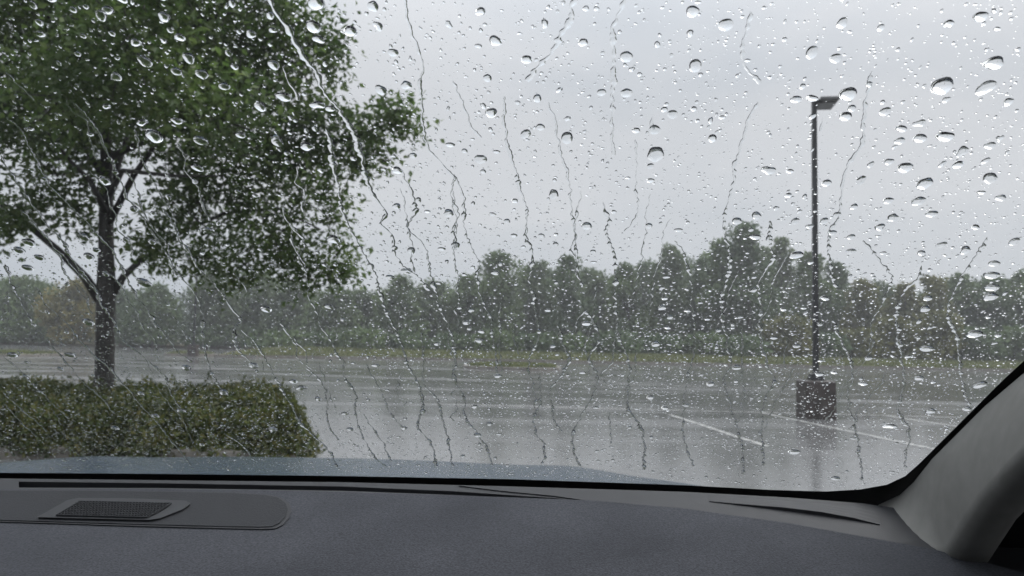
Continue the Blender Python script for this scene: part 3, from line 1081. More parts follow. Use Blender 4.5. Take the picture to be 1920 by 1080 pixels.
def bar(a, b, wd):
    a, b = a - CO, b - CO
    d = (b - a).normalized()
    s = d.cross(upn).normalized() * wd / 2
    u = upn * 0.0009
    gm.add([a - s, a + s, b + s, b - s, a - s * 0.5 + u, a + s * 0.5 + u, b + s * 0.5 + u, b - s * 0.5 + u],
           [(4, 5, 6, 7), (0, 1, 5, 4), (1, 2, 6, 5), (2, 3, 7, 6), (3, 0, 4, 7)])


for i in range(31):
    u = i / 30
    bar(quadpt(u, 0), quadpt(min(1, max(0, u + 0.02)), 1), 0.0012)
for j in range(9):
    v = j / 8
    bar(quadpt(0, v), quadpt(1, v), 0.0011)
gm.build('speaker_grille', M['panel'], spk)

# ---- A-pillar trim
PA = [(1646, 947), (1687, 928), (1713, 904), (1747, 861), (1780, 828), (1847, 761), (1920, 699), (2000, 622), (2150, 478), (2350, 285)]
PB = [(1742, 1034), (1764, 1040), (1782, 1044), (1806, 1008), (1838, 955), (1893, 892), (1970, 815), (2055, 735), (2215, 575), (2440, 375)]
pa = []
for p in PA:
    x, v, t = hit_glass(*p)
    pa.append(CAM_O + ray(*p) * (t - 0.012))
dep = [D(*PB[0]).y, D(*PB[1]).y, D(*PB[2]).y - 0.005]
shade_rows = []
vs, fs = [], []
S = 14
for i, (a, pbx) in enumerate(zip(pa, PB)):
    yB = dep[i] if i < 3 else a.y - 0.10
    b = at_depth(pbx[0], pbx[1], yB)
    if i < 3: b = b + Vector((0, 0, -0.004))
    bulge = Vector((-0.010, -0.030, 0.012)) * (0.35 + 0.65 * min(1, i / 4))
    c = b + Vector((0.052, -0.006, -0.014))
    e = c + Vector((-0.004, 0.075, 0.0))
    shade_rows.append((e + Vector((-0.006, -0.012, 0)), e + Vector((0.08, 0.0, -0.01)), e + Vector((0.25, -0.06, -0.02))))
    for k in range(S + 1):
        t = k / S
        if t < 0.6:
            u = t / 0.6
            m_ = (a + b) / 2 + bulge
            p = a * (1 - u) ** 2 + m_ * 2 * u * (1 - u) + b * u * u
        else:
            u = (t - 0.6) / 0.4
            p = b * (1 - u) ** 2 + c * 2 * u * (1 - u) + e * u * u
        vs.append(p)
for i in range(len(PA) - 1):
    for k in range(S):
        fs.append((i * (S + 1) + k, i * (S + 1) + k + 1, (i + 1) * (S + 1) + k + 1, (i + 1) * (S + 1) + k))
mesh_obj('pillar_trim', loc(vs), fs, M['pillar'], car, True)

# ---- cabin shell: unseen roof, seats, doors, floor and rear, added to keep light out
mb = MB()
mb.box((XC, -0.75, H + 0.36), (1.6, 2.0, 0.04))
o = mb.build('roof', M['headliner'], car)
o.location = -CO
for s_ in (-1, 1):
    mb = MB()
    tilt = Matrix.Rotation(R(-14), 3, 'X')
    mb.box((XC + s_ * 0.38, -0.42, 0.95), (0.52, 0.14, 0.72), tilt, 0.86)
    mb.box((XC + s_ * 0.38, -0.52, 1.46), (0.27, 0.10, 0.20), tilt, 0.9)
    mb.box((XC + s_ * 0.38, -0.12, 0.52), (0.52, 0.55, 0.16))
    o = mb.build('unseen_seat', M['doortrim'], car, bevel=0.04)
    o.location = -CO
mb = MB()
mb.box((XC, -0.6, 0.28), (1.7, 2.9, 0.04))
mb.box((XC, -2.05, 0.92), (1.7, 0.06, 1.3))
o = mb.build('unseen_cabin_floor', M['doortrim'], car)
o.location = -CO
for s in (-1, 1):
    mb = MB()
    xx = XC + s * 0.86
    mb.box((xx, -0.4, 0.74), (0.07, 2.5, 0.96))
    o = mb.build('door', M['doortrim'], car, bevel=0.02)
    o.location = -CO
    mb = MB()
    mb.box((xx, -0.55, H + 0.09), (0.07, 0.22, 0.60))
    mb.box((xx, -1.75, H + 0.09), (0.07, 0.45, 0.60))
    o = mb.build('door_pillar', M['headliner'], car, bevel=0.02)
    o.location = -CO
# black sheet added beside the pillar, giving the corner its shade by colour
n = len(shade_rows)
mesh_obj('pillar_shade_sheet', loc([p for q_ in shade_rows for p in q_]), [(3 * i + k, 3 * i + k + 1, 3 * i + k + 4, 3 * i + k + 3) for i in range(n - 1) for k in range(2)], M['doortrim'], car, True)
mb = MB()
mb.tube([(XL + 0.02, yb(XL) - 0.0, ZB), (XL + 0.1, 0.3, H + 0.33)], [0.05, 0.05], 8)
o = mb.build('pillar_trim', M['pillar'], car, True)
o.location = -CO
mb = MB()
mb.box((XC, 0.62, H - 0.46), (1.6, 0.5, 0.36))
o = mb.build('dashboard_body', M['black'], dash)
o.location = -CO

# ---- bonnet
vs, fs = [], []
NX, NY = 48, 30
for i in range(NX + 1):
    u = -1.03 + 2.06 * i / NX
    for j in range(NY + 1):
        t = j / NY
        y = 1.02 + 1.22 * t - 0.14 * abs(u) ** 2.5 * t
        z = -0.215 - 0.112 * t ** 1.15 - 0.052 * abs(u) ** 2.4 + 0.010 * math.exp(-((abs(u) - 0.58) / 0.10) ** 2)
        if t > 0.9: z -= 2.2 * (t - 0.9) ** 2
        if abs(u) > 0.94: z -= 0.9 * (abs(u) - 0.94)
        vs.append((XC - 0.17 + u * 1.10, y, H + z - 0.004))
for i in range(NX):
    for j in range(NY):
        fs.append((i * (NY + 1) + j, (i + 1) * (NY + 1) + j, (i + 1) * (NY + 1) + j + 1, i * (NY + 1) + j + 1))
mesh_obj('bonnet', loc(vs), fs, M['carpaint'], car, True)
mb = MB()
mb.box((XC - 0.17, 1.55, 0.62), (2.0, 1.25, 0.70))
o = mb.build('front_body', M['carpaint'], car, bevel=0.05)
o.location = -CO
mb = MB()
mb.box((XC, 0.99, ZB - 0.085), (1.6, 0.14, 0.03))
o = mb.build('cowl', M['black'], car)
o.location = -CO

# ------------------------------------------------------------------ rain on the windscreen
OUT = 0.0045 + 0.0002


def frame_np(x, v):
    s = np.maximum(0.0, np.abs(x - XC) - 0.5) * np.sign(x - XC)
    d = -2 * KY * (x - XC) - 0.5 * s
    ybv = 0.925 - KY * (x - XC) ** 2 - 0.25 * np.maximum(0.0, np.abs(x - XC) - 0.5) ** 2
    n = np.stack([-d * SA, np.full_like(x, SA), np.full_like(x, CA)], -1)
    n /= np.linalg.norm(n, axis=-1, keepdims=True)
    tv = np.broadcast_to(np.array([0, -CA, SA]), n.shape)
    tu = np.cross(tv, n)
    tu *= np.sign(tu[..., :1])
    P = np.stack([x, ybv - v * CA, ZB + v * SA], -1) + n * OUT
    return P, tu, tv, n


def cap_template(seg, rings):
    """Unit spherical cap (contact ring radius 1) plus separate flat base. Returns rho, theta, is_base, faces(tri)."""
    rho, th, base = [0.0], [0.0], [False]
    for r in rings:
        for k in range(seg):
            rho.append(r); th.append(2 * math.pi * k / seg); base.append(False)
    F, sm = [], []
    for k in range(seg):
        F.append((0, 1 + (k + 1) % seg, 1 + k)); sm.append(True)
    for i in range(len(rings) - 1):
        a, b = 1 + i * seg, 1 + (i + 1) * seg
        for k in range(seg):
            k2 = (k + 1) % seg
            F += [(a + k, b + k2, b + k), (a + k, a + k2, b + k2)]; sm += [True, True]
    bs = len(rho)
    for k in range(seg):
        rho.append(1.0); th.append(2 * math.pi * k / seg); base.append(True)
    for k in range(1, seg - 1):
        F.append((bs, bs + k, bs + k + 1)); sm.append(False)
    return np.array(rho), np.array(th), np.array(base), np.array(F), np.array(sm)


def drops_np(x, v, rad, seg, rings, irr, hmin, hmax, stretch=None):
    """Vertices (n,k,3), faces template for n drops."""
    n = len(x)
    rho, th, base, F, sm = cap_template(seg, rings)
    P, tu, tv, nn = frame_np(x, v)
    ang = contact = rng.uniform(hmin, hmax, n)
    p2, p3, p4 = rng.uniform(0, 6.28, (3, n))
    a2, a3, a4 = rng.normal(0, irr, n), rng.normal(0, irr * 0.6, n), rng.normal(0, irr * 0.35, n)
    T = th[None, :]
    out = 1 + a2[:, None] * np.cos(2 * T + p2[:, None]) + a3[:, None] * np.cos(3 * T + p3[:, None]) + a4[:, None] * np.cos(5 * T + p4[:, None])
    rr = rad[:, None] * rho[None, :] * (1 + (out - 1) * np.minimum(1, rho[None, :] * 1.1))
    lu, lv = rr * np.cos(T), rr * np.sin(T)
    if stretch is not None: lv = lv * stretch[:, None]
    # spherical cap height: contact angle a -> sphere radius 1/sin a
    Rs = 1 / np.sin(ang)
    hgt = (np.sqrt(np.maximum(Rs[:, None] ** 2 - rho[None, :] ** 2, 0)) - np.sqrt(Rs ** 2 - 1)[:, None]) * rad[:, None]
    hgt = np.where(base[None, :], 0.0, hgt)
    # the water sags a little down the slope
    lv = lv - hgt * 0.25
    V = P[:, None, :] + tu[:, None, :] * lu[..., None] + tv[:, None, :] * lv[..., None] + nn[:, None, :] * hgt[..., None]
    return V, F, sm, P


# -- trickles traced down the slope, (pixel path, width in mm)
TR = [
    ([(3, 503), (40, 587), (65, 625), (93, 657), (130, 700), (160, 730), (187, 753), (210, 783)], 1.5),
    ([(0, 300), (20, 340), (43, 373), (77, 423), (110, 457), (140, 507), (173, 547), (193, 587), (213, 617), (230, 650), (260, 670), (283, 693), (310, 717), (317, 740), (337, 772)], 1.7),
    ([(33, 403), (77, 450), (120, 493), (150, 527), (180, 560)], 1.5),
    ([(0, 227), (33, 253), (50, 287), (73, 333), (90, 360), (130, 400), (157, 425), (187, 457), (213, 490), (233, 530), (257, 567), (283, 607), (317, 650), (340, 675), (357, 687)], 1.6),
    ([(127, 197), (150, 220), (177, 253), (200, 300), (227, 360), (267, 420), (300, 470), (330, 517), (363, 560), (377, 593), (377, 637), (383, 677), (397, 713), (415, 740)], 1.7),
    ([(300, 400), (347, 477), (377, 520), (413, 557), (430, 583), (450, 607), (437, 622), (437, 640), (447, 667), (463, 683), (475, 695)], 1.7),
    ([(447, 627), (477, 653), (493, 680), (517, 720), (540, 760), (560, 797), (580, 820), (610, 847), (630, 884)], 1.8),
    ([(543, 427), (567, 470), (560, 493), (573, 527), (580, 573), (600, 617), (623, 653), (637, 683)], 1.4),
    ([(520, 607), (547, 647), (563, 687), (597, 720), (610, 753), (613, 800), (633, 833)], 1.4),
    ([(0, 673), (43, 713), (87, 757), (127, 793)], 1.7),
    ([(0, 743), (43, 780), (87, 817)], 1.4),
    ([(0, 763), (37, 800), (67, 827)], 1.2),
    ([(60, 545), (90, 587), (127, 620), (150, 650), (177, 677), (207, 703), (233, 733), (253, 757), (283, 790), (310, 823), (333, 850), (357, 880)], 1.6),
    ([(420, 820), (460, 850), (473, 870)], 1.2),
    ([(0, 143), (43, 180), (60, 197)], 1.2),
    ([(497, 0), (533, 57), (560, 103), (593, 147), (613, 193), (640, 222), (660, 260), (677, 300), (690, 360), (703, 383), (720, 410), (712, 427), (733, 450), (737, 483), (753, 507), (773, 520), (803, 553)], 2.0),
    ([(610, 250), (622, 310), (632, 360), (638, 400), (660, 450), (683, 487), (707, 540), (717, 580), (733, 613), (753, 653), (760, 683), (780, 723), (793, 773), (782, 807), (803, 833), (820, 882)], 2.1),
    ([(527, 133), (553, 197)], 1.6),
    ([(747, 0), (763, 40), (773, 77), (790, 130), (787, 160), (787, 187), (790, 230), (800, 285), (830, 320), (855, 350), (867, 370), (870, 420), (880, 470), (897, 500), (895, 547), (903, 573), (917, 607), (923, 653), (930, 690), (933, 708)], 1.5),
    ([(847, 160), (870, 207), (887, 253), (900, 267)], 0.9),
    ([(755, 330), (763, 360), (777, 407), (763, 433), (793, 470), (807, 523), (820, 573), (840, 623), (853, 677), (852, 720), (870, 760), (870, 790), (893, 820), (913, 850), (923, 880)], 1.6),
    ([(945, 190), (955, 300), (977, 360), (990, 413), (985, 450), (997, 490), (993, 517), (1000, 570), (1007, 650), (990, 683), (997, 730), (1003, 770), (1003, 820), (1020, 843), (1017, 877)], 1.6),
    ([(1030, 200), (1050, 290), (1070, 360), (1070, 413), (1077, 450), (1083, 507), (1090, 547)], 1.2),
    ([(1047, 600), (1047, 620), (1057, 660), (1070, 683), (1053, 710), (1030, 740), (1037, 770), (1037, 793), (1053, 817)], 1.6),
    ([(1097, 590), (1117, 613), (1120, 647), (1107, 680), (1120, 710), (1110, 753), (1090, 787), (1073, 830), (1087, 882)], 1.6),
    ([(1127, 387), (1137, 417), (1137, 447), (1150, 483), (1153, 533), (1153, 593), (1163, 640), (1177, 680), (1180, 720), (1180, 777), (1203, 813), (1207, 889)], 1.8),
    ([(1193, 270), (1193, 360), (1190, 423), (1173, 443)], 0.9),
    ([(1263, 460), (1280, 483), (1287, 507), (1297, 547), (1300, 593), (1303, 647), (1297, 680), (1285, 745), (1283, 830), (1300, 882)], 1.4),
    ([(1423, 200), (1400, 240), (1393, 283), (1380, 307), (1374, 360), (1360, 403), (1360, 457), (1370, 493), (1363, 533), (1355, 593), (1363, 647), (1370, 690), (1360, 720), (1367, 760), (1383, 810), (1393, 847), (1393, 897)], 1.7),
    ([(1447, 423), (1443, 453), (1450, 477), (1443, 507), (1430, 527), (1427, 593), (1427, 647), (1440, 693), (1453, 717), (1433, 760), (1430, 807), (1433, 882)], 1.7),
    ([(1643, 143), (1623, 207), (1617, 277), (1593, 320), (1575, 377), (1577, 407), (1560, 440), (1557, 483), (1563, 527), (1573, 547)], 1.8),
    ([(1563, 607), (1580, 650), (1597, 680), (1600, 717), (1590, 753), (1603, 800), (1613, 860), (1620, 908)], 1.8),
    ([(1623, 460), (1650, 497), (1673, 533), (1663, 560), (1640, 607), (1630, 667)], 1.3),
    ([(1730, 507), (1717, 537), (1693, 560), (1683, 587), (1690, 643), (1693, 690), (1697, 727), (1687, 780), (1703, 807), (1697, 885)], 1.8),
    ([(1853, 453), (1833, 487), (1813, 517), (1790, 557), (1780, 593), (1800, 650), (1803, 700), (1810, 737), (1817, 768)], 1.6),
    ([(643, 680), (647, 720), (667, 747), (663, 773), (683, 833), (693, 853), (720, 882)], 1.4),
    ([(683, 690), (713, 743), (733, 787), (753, 808)], 1.2),
    ([(680, 783), (707, 823), (733, 873)], 1.2),
    ([(790, 630), (793, 703), (793, 730), (820, 757), (830, 797), (840, 837), (847, 882)], 1.4),
    ([(1143, 780), (1147, 840)], 1.0),
    ([(1393, 620), (1393, 690), (1397, 760)], 1.0),
    ([(1222, 228), (1223, 240), (1226, 252)], 1.6),
    ([(1085, 0), (1065, 50), (1035, 105), (985, 160)], 2.2),
    ([(1180, 0), (1155, 50), (1150, 150), (1150, 300)], 1.6),
    ([(960, 620), (965, 650), (972, 672)], 0.9),
    ([(1410, 30), (1396, 130), (1425, 165)], 1.6),
    ([(1548, 230), (1540, 255)], 0.9),
    ([(1080, 625), (1085, 605), (1097, 590)], 1.2),
    ([(1480, 640), (1472, 675), (1475, 700)], 0.9),
]


# thinner runs that simply follow the slope of the glass
for k_ in range(40):
    px_, py_ = (rng.uniform(-20, 620), rng.uniform(120, 780)) if k_ < 18 else (rng.uniform(620, 1780), rng.uniform(330, 760))
    x_, v_, t_ = hit_glass(px_, py_)
    dv_ = rng.uniform(0.04, 0.14)
    path_ = []
    for q_ in range(7):
        vv_ = max(0.012, v_ - dv_ * q_ / 6)
        pt_ = G(x_ + rng.normal(0, 0.0018), vv_) - CAM_O
        c_ = CAM_ROT.transposed() @ pt_
        path_.append((960 + FPX * c_.x / -c_.z, 540 - FPX * c_.y / -c_.z))
    if path_[-1][1] < 880 and all(not (p_[0] > 1600 and p_[1] > 860 - (p_[0] - 1640) * 0.8) for p_ in path_):
        TR.append((path_, rng.uniform(0.7, 1.25)))


def smooth_path(pts, step):
    P = np.array(pts, float)
    seg = np.r_[0, np.cumsum(np.linalg.norm(np.diff(P, axis=0), axis=1))]
    m = max(4, int(seg[-1] / step))
    t = np.linspace(0, seg[-1], m)
    # Catmull-Rom by index
    out = np.empty((m, 2))
    for c in range(2):
        y = P[:, c]
        g = np.gradient(y, seg) if len(y) > 2 else np.full(len(y), (y[-1] - y[0]) / seg[-1])
        i = np.clip(np.searchsorted(seg, t, 'right') - 1, 0, len(seg) - 2)
        hh = seg[i + 1] - seg[i]
        u = (t - seg[i]) / hh
        out[:, c] = (2 * u ** 3 - 3 * u ** 2 + 1) * y[i] + (u ** 3 - 2 * u ** 2 + u) * hh * g[i] + (-2 * u ** 3 + 3 * u ** 2) * y[i + 1] + (u ** 3 - u ** 2) * hh * g[i + 1]
    return out


def smooth_noise(n, k, amp):
    a = rng.normal(0, 1, n + 2 * k)
    ker = np.hanning(2 * k + 1)
    ker /= np.sqrt((ker ** 2).sum())
    return amp * np.convolve(a, ker, 'same')[k:k + n]


trail_pts = []
GT = 'water trickles running down the windscreen'


def zone(px, py):
    if py > 860: return 'along the foot of the windscreen'
    if px < 585 and py > 715: return 'over the hedge'
    if px < 640 + (0 if py > 150 else -20) and py < 500 - max(0, 60 - abs(px - 100)): return 'over the tree crown'
    if py < 455: return 'over the grey sky'
    if py < 670: return 'over the wood beyond the lot'
    return 'over the wet tarmac'


COLS = [(110, 'short of the street tree trunk'), (290, 'around the street tree trunk'), (460, 'near the far lamp post'), (660, 'near the end of the hedge'), (860, 'between hedge and small island'), (1080, 'above or below the small island'),
        (1330, 'between small island and highest tree'), (1480, 'in line with the highest tree'), (1600, 'near the lamp pole'), (1740, 'past the lamp pole'), (9999, 'near the pillar')]
SHORT = {'along the foot of the windscreen': 'low', 'over the hedge': 'over hedge', 'over the tree crown': 'over crown', 'over the grey sky': 'over sky', 'over the wood beyond the lot': 'over wood', 'over the wet tarmac': 'over tarmac'}


def colname(px):
    for lim, nm in COLS:
        if px < lim: return nm


n_tr = {}
for ti, (pts, wmm) in enumerate(TR):
    g = np.array([hit_glass(*p)[:2] for p in pts])
    sp = smooth_path(g, 0.0011)
    m = len(sp)
    sp[:, 0] += smooth_noise(m, 3, 0.00038) + smooth_noise(m, 10, 0.0006)
    trail_pts.append(sp[::2])
    P, tu, tv, nn = frame_np(sp[:, 0], sp[:, 1])
    T = np.gradient(P, axis=0)
    T /= np.linalg.norm(T, axis=1, keepdims=True)
    Sd = np.cross(T, nn)
    hw = wmm * 0.00056 * np.clip(np.exp(smooth_noise(m, 2, 0.34) + smooth_noise(m, 9, 0.30)), 0.28, 2.4)
    end = np.minimum(np.arange(m), np.arange(m)[::-1]) / 4.0
    hw = hw * np.clip(0.25 + end, 0.25, 1)
    bead = np.clip(1 - np.arange(m)[::-1] / 5.0, 0, 1)
    hw = np.maximum(hw, wmm * 0.0009 * np.sqrt(np.clip(1 - ((np.arange(m)[::-1] - 2.0) / 3.0) ** 2, 0, 1)))
    c = 7
    prof_s = np.linspace(-1, 1, c)
    prof_h = 0.46 * (1 - prof_s ** 2)
    V = P[:, None] + Sd[:, None] * (hw[:, None] * prof_s)[..., None] + nn[:, None] * (hw[:, None] * prof_h)[..., None]
    Vb = P[:, None] + Sd[:, None] * (hw[:, None] * np.array([-1.0, 1.0]))[..., None]
    vs = np.concatenate([V.reshape(-1, 3), Vb.reshape(-1, 3)])
    F, sm = [], []
    for i in range(m - 1):
        for k in range(c - 1):
            F.append((i * c + k, i * c + k + 1, (i + 1) * c + k + 1, (i + 1) * c + k)); sm.append(True)
        b = m * c + 2 * i
        F.append((b, b + 2, b + 3, b + 1)); sm.append(False)
    o0 = P.mean(0)
    o = np_mesh('water_trickle', vs - o0, np.array(F), M['water'], None, np.array(sm))
    o.location = o0
    a, b = pts[0], pts[-1]
    lenw = 'long' if m > 260 else ('short' if m < 90 else 'crooked')
    key = lenw + ' water trickle ' + SHORT[zone(*a)] + ' ' + colname(a[0])
    n_tr.setdefault(key, []).append((a[1], o))
    tag(o, key, 'water trickle', GT)
for key, lst in n_tr.items():
    lst.sort(key=lambda q: q[0])
    for i, (_, o) in enumerate(lst):
        if len(lst) > 1: o['label'] = key + ', ' + ORD[i] + ' from the top'
SPECIAL_TR = {15: 'longest water trickle, from the crown edge down past the wood skyline with two sharp kinks',
              16: 'thick trickle running from the crown edge to the foot of the windscreen beside the hedge',
              5: 'hooked water trickle with a sharp bend over the undergrowth beside the far lamp post'}
tro = [o for o in col.objects if o.name.split('.')[0] == 'water_trickle']
for k, lab in SPECIAL_TR.items():
    tro[k]['label'] = lab

# -- large drops, traced (px, py, width px)
BIG = [(655, 67, 24), (900, 30, 20), (735, 107, 20), (707, 57, 18), (760, 168, 20), (712, 177, 20), (928, 85, 23), (987, 120, 23), (920, 220, 22), (843, 280, 18), (985, 260, 20), (1063, 267, 22), (900, 307, 22), (1175, 115, 22), (1175, 183, 22), (1228, 252, 22), (1262, 223, 20), (1230, 298, 30), (913, 155, 16), (1007, 193, 16), (1013, 247, 16), (930, 293, 14), (743, 328, 20), (773, 300, 14), (905, 330, 12), (1128, 182, 16), (1093, 88, 18), (1193, 253, 16), (697, 20, 20), (1220, 320, 14), (1220, 347, 16),
       (1363, 55, 26), (1305, 132, 25), (1525, 193, 20), (1593, 185, 30), (1588, 227, 26), (1600, 212, 15), (1770, 170, 36), (1853, 173, 28), (1868, 127, 30), (1843, 40, 22), (1895, 200, 16), (1693, 250, 20), (1728, 268, 22), (1775, 265, 28), (1728, 240, 18), (1663, 218, 18), (1860, 282, 18), (1808, 293, 17), (1800, 318, 17), (1860, 343, 22), (1700, 323, 25), (1443, 328, 24), (1337, 268, 18), (1525, 107, 22), (1570, 118, 20), (1582, 52, 18), (1300, 30, 22), (1783, 53, 16), (1495, 195, 20), (1690, 273, 16), (1670, 312, 16), (1483, 330, 14), (1552, 352, 16), (1617, 347, 16), (1737, 353, 24),
       (1038, 373, 20), (840, 408, 20), (742, 395, 15), (800, 405, 13), (965, 385, 13), (923, 410, 13), (950, 423, 13), (853, 468, 17), (770, 478, 16), (827, 475, 14), (1100, 432, 20), (760, 517, 20), (730, 528, 16), (928, 520, 17), (1217, 432, 14), (1273, 440, 15), (883, 590, 14), (873, 613, 16), (902, 630, 15), (898, 647, 16), (818, 653, 13), (1100, 615, 18), (1027, 590, 13), (1250, 528, 13), (1247, 568, 13), (1242, 585, 15), (1257, 603, 12), (1252, 623, 14), (1230, 653, 16), (703, 693, 17), (963, 450, 13), (1015, 450, 12), (1112, 480, 12), (1113, 500, 12), (1042, 448, 11),
       (1383, 423, 20), (1420, 413, 18), (1417, 453, 20), (1495, 487, 23), (1668, 385, 20), (1725, 386, 22), (1677, 417, 17), (1750, 410, 20), (1652, 435, 17), (1598, 453, 14), (1598, 480, 18), (1563, 445, 16), (1813, 478, 17), (1768, 468, 15), (1880, 380, 17), (1843, 370, 14), (1832, 435, 14), (1867, 503, 18), (1862, 525, 27), (1863, 548, 22), (1860, 565, 23), (1742, 568, 15), (1737, 588, 17), (1740, 662, 23), (1452, 642, 15), (1495, 657, 14), (1548, 568, 17), (1415, 552, 12), (1830, 635, 24), (1327, 607, 12), (1348, 628, 12), (1382, 697, 17), (1630, 680, 14), (1730, 483, 13), (1905, 462, 15), (1493, 423, 14), (1547, 423, 14), (1480, 375, 14),
       (50, 463, 20), (32, 477, 18), (153, 452, 18), (163, 489, 18), (48, 510, 19), (70, 491, 17), (267, 538, 25), (162, 612, 20), (623, 457, 25), (497, 588, 20), (615, 583, 18), (20, 673, 18), (128, 673, 18), (347, 697, 18), (473, 693, 18), (388, 440, 20), (177, 477, 14),
       (563, 735, 20), (338, 778, 18), (417, 743, 18), (213, 810, 15), (510, 812, 16), (548, 723, 16),
       (890, 770, 14), (895, 823, 15), (757, 810, 13), (655, 812, 13), (645, 783, 14), (1220, 753, 14), (1247, 773, 14), (1117, 772, 12), (1147, 845, 10), (917, 802, 13), (1092, 707, 14), (933, 713, 16), (867, 862, 10),
       (1670, 807, 22), (1567, 904, 18), (1620, 728, 17), (1565, 707, 13), (1538, 710, 15), (1747, 779, 15), (1725, 717, 17), (1840, 730, 20), (1333, 728, 15), (1815, 775, 14), (1490, 855, 20),
       (90, 3, 20), (197, 27, 20), (185, 37, 18), (223, 5, 18), (303, 40, 19), (250, 88, 17), (333, 78, 18), (350, 117, 22), (375, 147, 22), (267, 123, 24), (213, 152, 18), (327, 142, 18), (328, 235, 20), (195, 208, 15), (373, 272, 24), (285, 263, 30), (263, 238, 20), (367, 323, 22), (467, 72, 17), (510, 130, 20), (530, 190, 28), (485, 208, 20), (517, 273, 22), (573, 283, 26), (590, 13, 30), (585, 58, 26), (595, 82, 20), (593, 205, 26), (617, 212, 17), (417, 170, 20), (448, 262, 18), (192, 347, 20), (70, 72, 14), (68, 50, 12), (303, 3, 17), (508, 65, 14), (503, 37, 14)]
UNIQUE = {(1593, 185): 'large raindrop right beside the lamp head, with a dark upper rim',
          (1770, 170): 'largest raindrop, a wide oval on the sky between lamp head and pillar',
          (1228, 252): 'raindrop with a short dark tail standing alone on the sky',
          (1670, 807): 'round raindrop with two thin tails over the tarmac past the lamp plinth',
          (1567, 904): 'lowest raindrop, at the foot of the glass below the lamp plinth',
          (1525, 193): 'raindrop covering the joint of lamp pole and lamp head',
          (267, 538): 'raindrop over the small grey tree between trunk and side branch',
          (162, 612): 'raindrop over the foot of the yellowing tree beside the trunk',
          (1100, 615): 'raindrop under the arched trickle over the middle of the wood',
          (1230, 298): 'wide flat raindrop on the sky under the tailed drop',
          (285, 263): 'large irregular raindrop over the sky gap in the tree crown',
          (655, 67): 'oval raindrop on the sky just outside the top of the crown',
          (338, 778): 'raindrop at the end of a trickle over the hedge',
          (895, 823): 'raindrop at the end of a trickle low over the wet tarmac',
          (760, 517): 'raindrop joined to the kinked trickle at the wood skyline',
          (563, 735): 'raindrop just past the end of the hedge',
          (933, 713): 'raindrop ending a trickle below the small grass island'}
GD = 'larger raindrops on the windscreen'
bx_, bv_, br_ = [], [], []
for (px, py, wpx) in BIG:
    x, v, t = hit_glass(px, py)
    bx_.append(x); bv_.append(v); br_.append(wpx * t / FPX / 2)
keys = [(p[0], p[1]) for p in BIG]
tries = 0
while len(bx_) < 292 and tries < 4000:
    tries += 1
    px, py = rng.uniform(-20, 1900), rng.uniform(0, 870)
    if px > 1640 and py > 850 - (px - 1640) * 0.8: continue
    x, v, t = hit_glass(px, py)
    r = rng.uniform(8, 13) * t / FPX / 2
    dd = min(math.hypot(x - a, v - b) - c for a, b, c in zip(bx_, bv_, br_))
    if dd < r * 2.5: continue
    bx_.append(x); bv_.append(v); br_.append(r); keys.append((int(px), int(py)))
bx_, bv_, br_ = map(np.array, (bx_, bv_, br_))
st = np.clip(rng.normal(0.92, 0.18, len(bx_)), 0.55, 1.4)
V, F, sm, P0 = drops_np(bx_, bv_, br_, 20, [0.25, 0.5, 0.7, 0.85, 0.94, 1.0], 0.085, R(34), R(64), st)
cells = {}
for i in range(len(bx_)):
    o = np_mesh('raindrop', V[i] - P0[i], F, M['water'], None, sm)
    o.location = P0[i]
    k = keys[i]
    lab = UNIQUE.get(k)
    if not lab:
        lab = 'raindrop ' + SHORT[zone(*k)] + ' ' + colname(k[0])
        cells.setdefault(lab, []).append((k[1], o))
    tag(o, lab, 'raindrop', GD)
for key, lst in cells.items():
    lst.sort(key=lambda q: q[0])
    for i, (_, o) in enumerate(lst):
        o['label'] = key + ', ' + (ORD[i] + ' from the top' if len(lst) > 1 else 'alone there')

# -- the fine droplets nobody could count
allt = np.concatenate(trail_pts)


def droplets(n, rlo, rhi, power, x0, x1, v0, v1):
    x = rng.uniform(x0, x1, n)
    v = rng.uniform(v0, v1, n)
    r = rlo * (rhi / rlo) ** (rng.uniform(0, 1, n) ** power)
    return x, v, r


xs_, vs_, rs_ = [], [], []
for (n, rlo, rhi, pw, x0, x1, v0, v1) in ((80000, 0.00034, 0.00125, 1.8, -0.66, 0.46, 0.0, 0.60), (3600, 0.0010, 0.0023, 1.8, -0.66, 0.46, 0.0, 0.60), (2600, 0.0005, 0.0014, 1.8, XL + 0.02, -0.66, 0.0, 0.72), (1500, 0.0005, 0.0014, 1.8, -0.66, 0.46, 0.60, 0.73)):
    a, b, c = droplets(n, rlo, rhi, pw, x0, x1, v0, v1)
    xs_.append(a); vs_.append(b); rs_.append(c)
x, v, r = map(np.concatenate, (xs_, vs_, rs_))
# patchy: fewer where water has just run off
pn = 0.5 + 0.5 * np.sin(x * 41 + 2 * np.sin(v * 23)) * np.sin(v * 33 + 2 * np.sin(x * 29))
keep = rng.uniform(0, 1, len(x)) < (0.55 + 0.45 * pn)
keep &= rng.uniform(0, 1, len(x)) < np.interp(v, [0, 0.30, 0.42, 0.6], [1.0, 0.95, 0.55, 0.45])
x, v, r = x[keep], v[keep], r[keep]
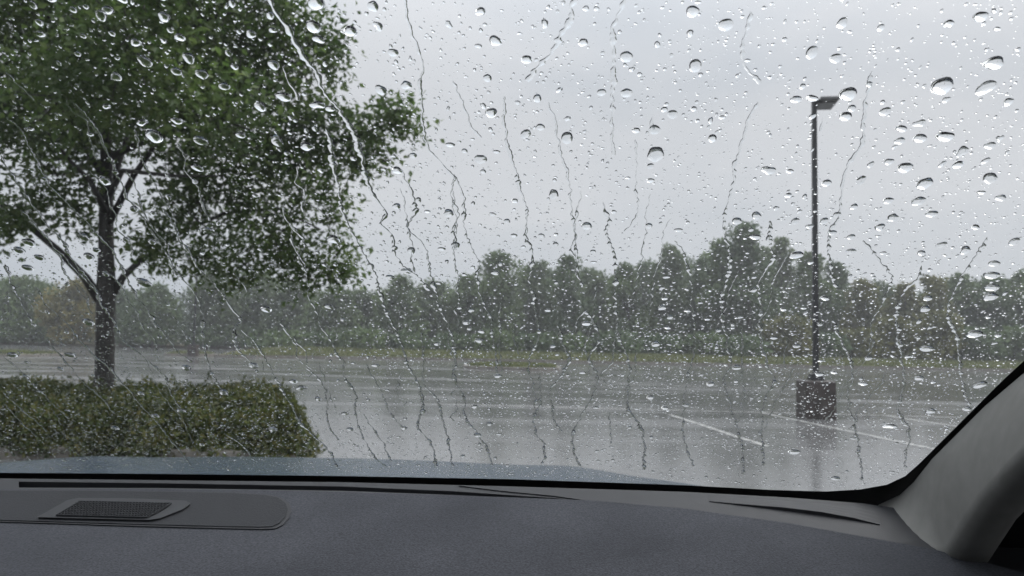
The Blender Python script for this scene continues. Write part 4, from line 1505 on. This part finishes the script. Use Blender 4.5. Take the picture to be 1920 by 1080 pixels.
# none on the trickles or under the large drops (grid lookup)
cell = 0.004
occ = {}
for q_ in allt:
    occ.setdefault((int(q_[0] // cell), int(q_[1] // cell)), []).append((q_[0], q_[1], 0.0030))
for a, b, c in zip(bx_, bv_, br_):
    s = int(c // cell) + 1
    for ii in range(-s, s + 1):
        for jj in range(-s, s + 1):
            occ.setdefault((int(a // cell) + ii, int(b // cell) + jj), []).append((a, b, c * 1.12))
ok = np.ones(len(x), bool)
order = np.argsort(-r)
for i in order:
    ci, cj = int(x[i] // cell), int(v[i] // cell)
    good = True
    for ii in (-1, 0, 1):
        for jj in (-1, 0, 1):
            for (a, b, c) in occ.get((ci + ii, cj + jj), ()):
                if (x[i] - a) ** 2 + (v[i] - b) ** 2 < (0.86 * (c + r[i])) ** 2:
                    good = False
                    break
            if not good: break
        if not good: break
    if good: occ.setdefault((ci, cj), []).append((x[i], v[i], r[i]))
    else: ok[i] = False
# keep to the visible pane inside the pillar and the black band
ex = np.array([e[0] for e in E]); ev = np.array([e[1] for e in E])
right_lim = np.interp(v, ev[9:], ex[9:])
ok &= x < right_lim + 0.005
ok &= v > np.interp(x, ex[:9], ev[:9]) - 0.004
x, v, r = x[ok], v[ok], r[ok]
small = r < 0.00062
parts_V, parts_F, parts_s, nv_ = [], [], [], 0
for sel, seg, rings, irr in ((small, 7, [0.62, 1.0], 0.14), (~small, 10, [0.45, 0.8, 1.0], 0.19)):
    V, F, sm, P0 = drops_np(x[sel], v[sel], r[sel], seg, rings, irr, R(42), R(74), np.clip(rng.normal(0.95, 0.25, sel.sum()), 0.5, 1.7))
    k = V.shape[1]
    parts_V.append(V.reshape(-1, 3))
    parts_F.append((np.arange(len(V))[:, None, None] * k + F[None]).reshape(-1, 3) + nv_)
    parts_s.append(np.tile(sm, len(V)))
    nv_ += len(V) * k
dr = np_mesh('fine_raindrops', np.concatenate(parts_V), np.concatenate(parts_F), M['water'], None, np.concatenate(parts_s))
print('fine drop triangles', len(dr.data.polygons))
tag(dr, 'countless fine raindrops speckling the whole windscreen', 'raindrops', kind='stuff')
print('fine drops', len(x), 'big', len(bx_), 'trickles', len(TR))

# ------------------------------------------------------------------ rainy air
hz = bpy.data.materials.new('rain_haze')
hz.use_nodes = True
ht = hz.node_tree
ht.nodes.clear()
ho = N(ht, 'ShaderNodeOutputMaterial')
hv = N(ht, 'ShaderNodeVolumePrincipled')
hv.inputs['Color'].default_value = (0.95, 0.97, 1.0, 1)
hv.inputs['Density'].default_value = HAZE
hv.inputs['Anisotropy'].default_value = 0.2
ht.links.new(hv.outputs[0], ho.inputs['Volume'])
mb = MB()
mb.box((20, 75, 7.5), (420, 240, 17))
hb = mb.build('haze', hz)
tag(hb, 'thin grey rain haze over the whole lot', 'haze', kind='stuff')
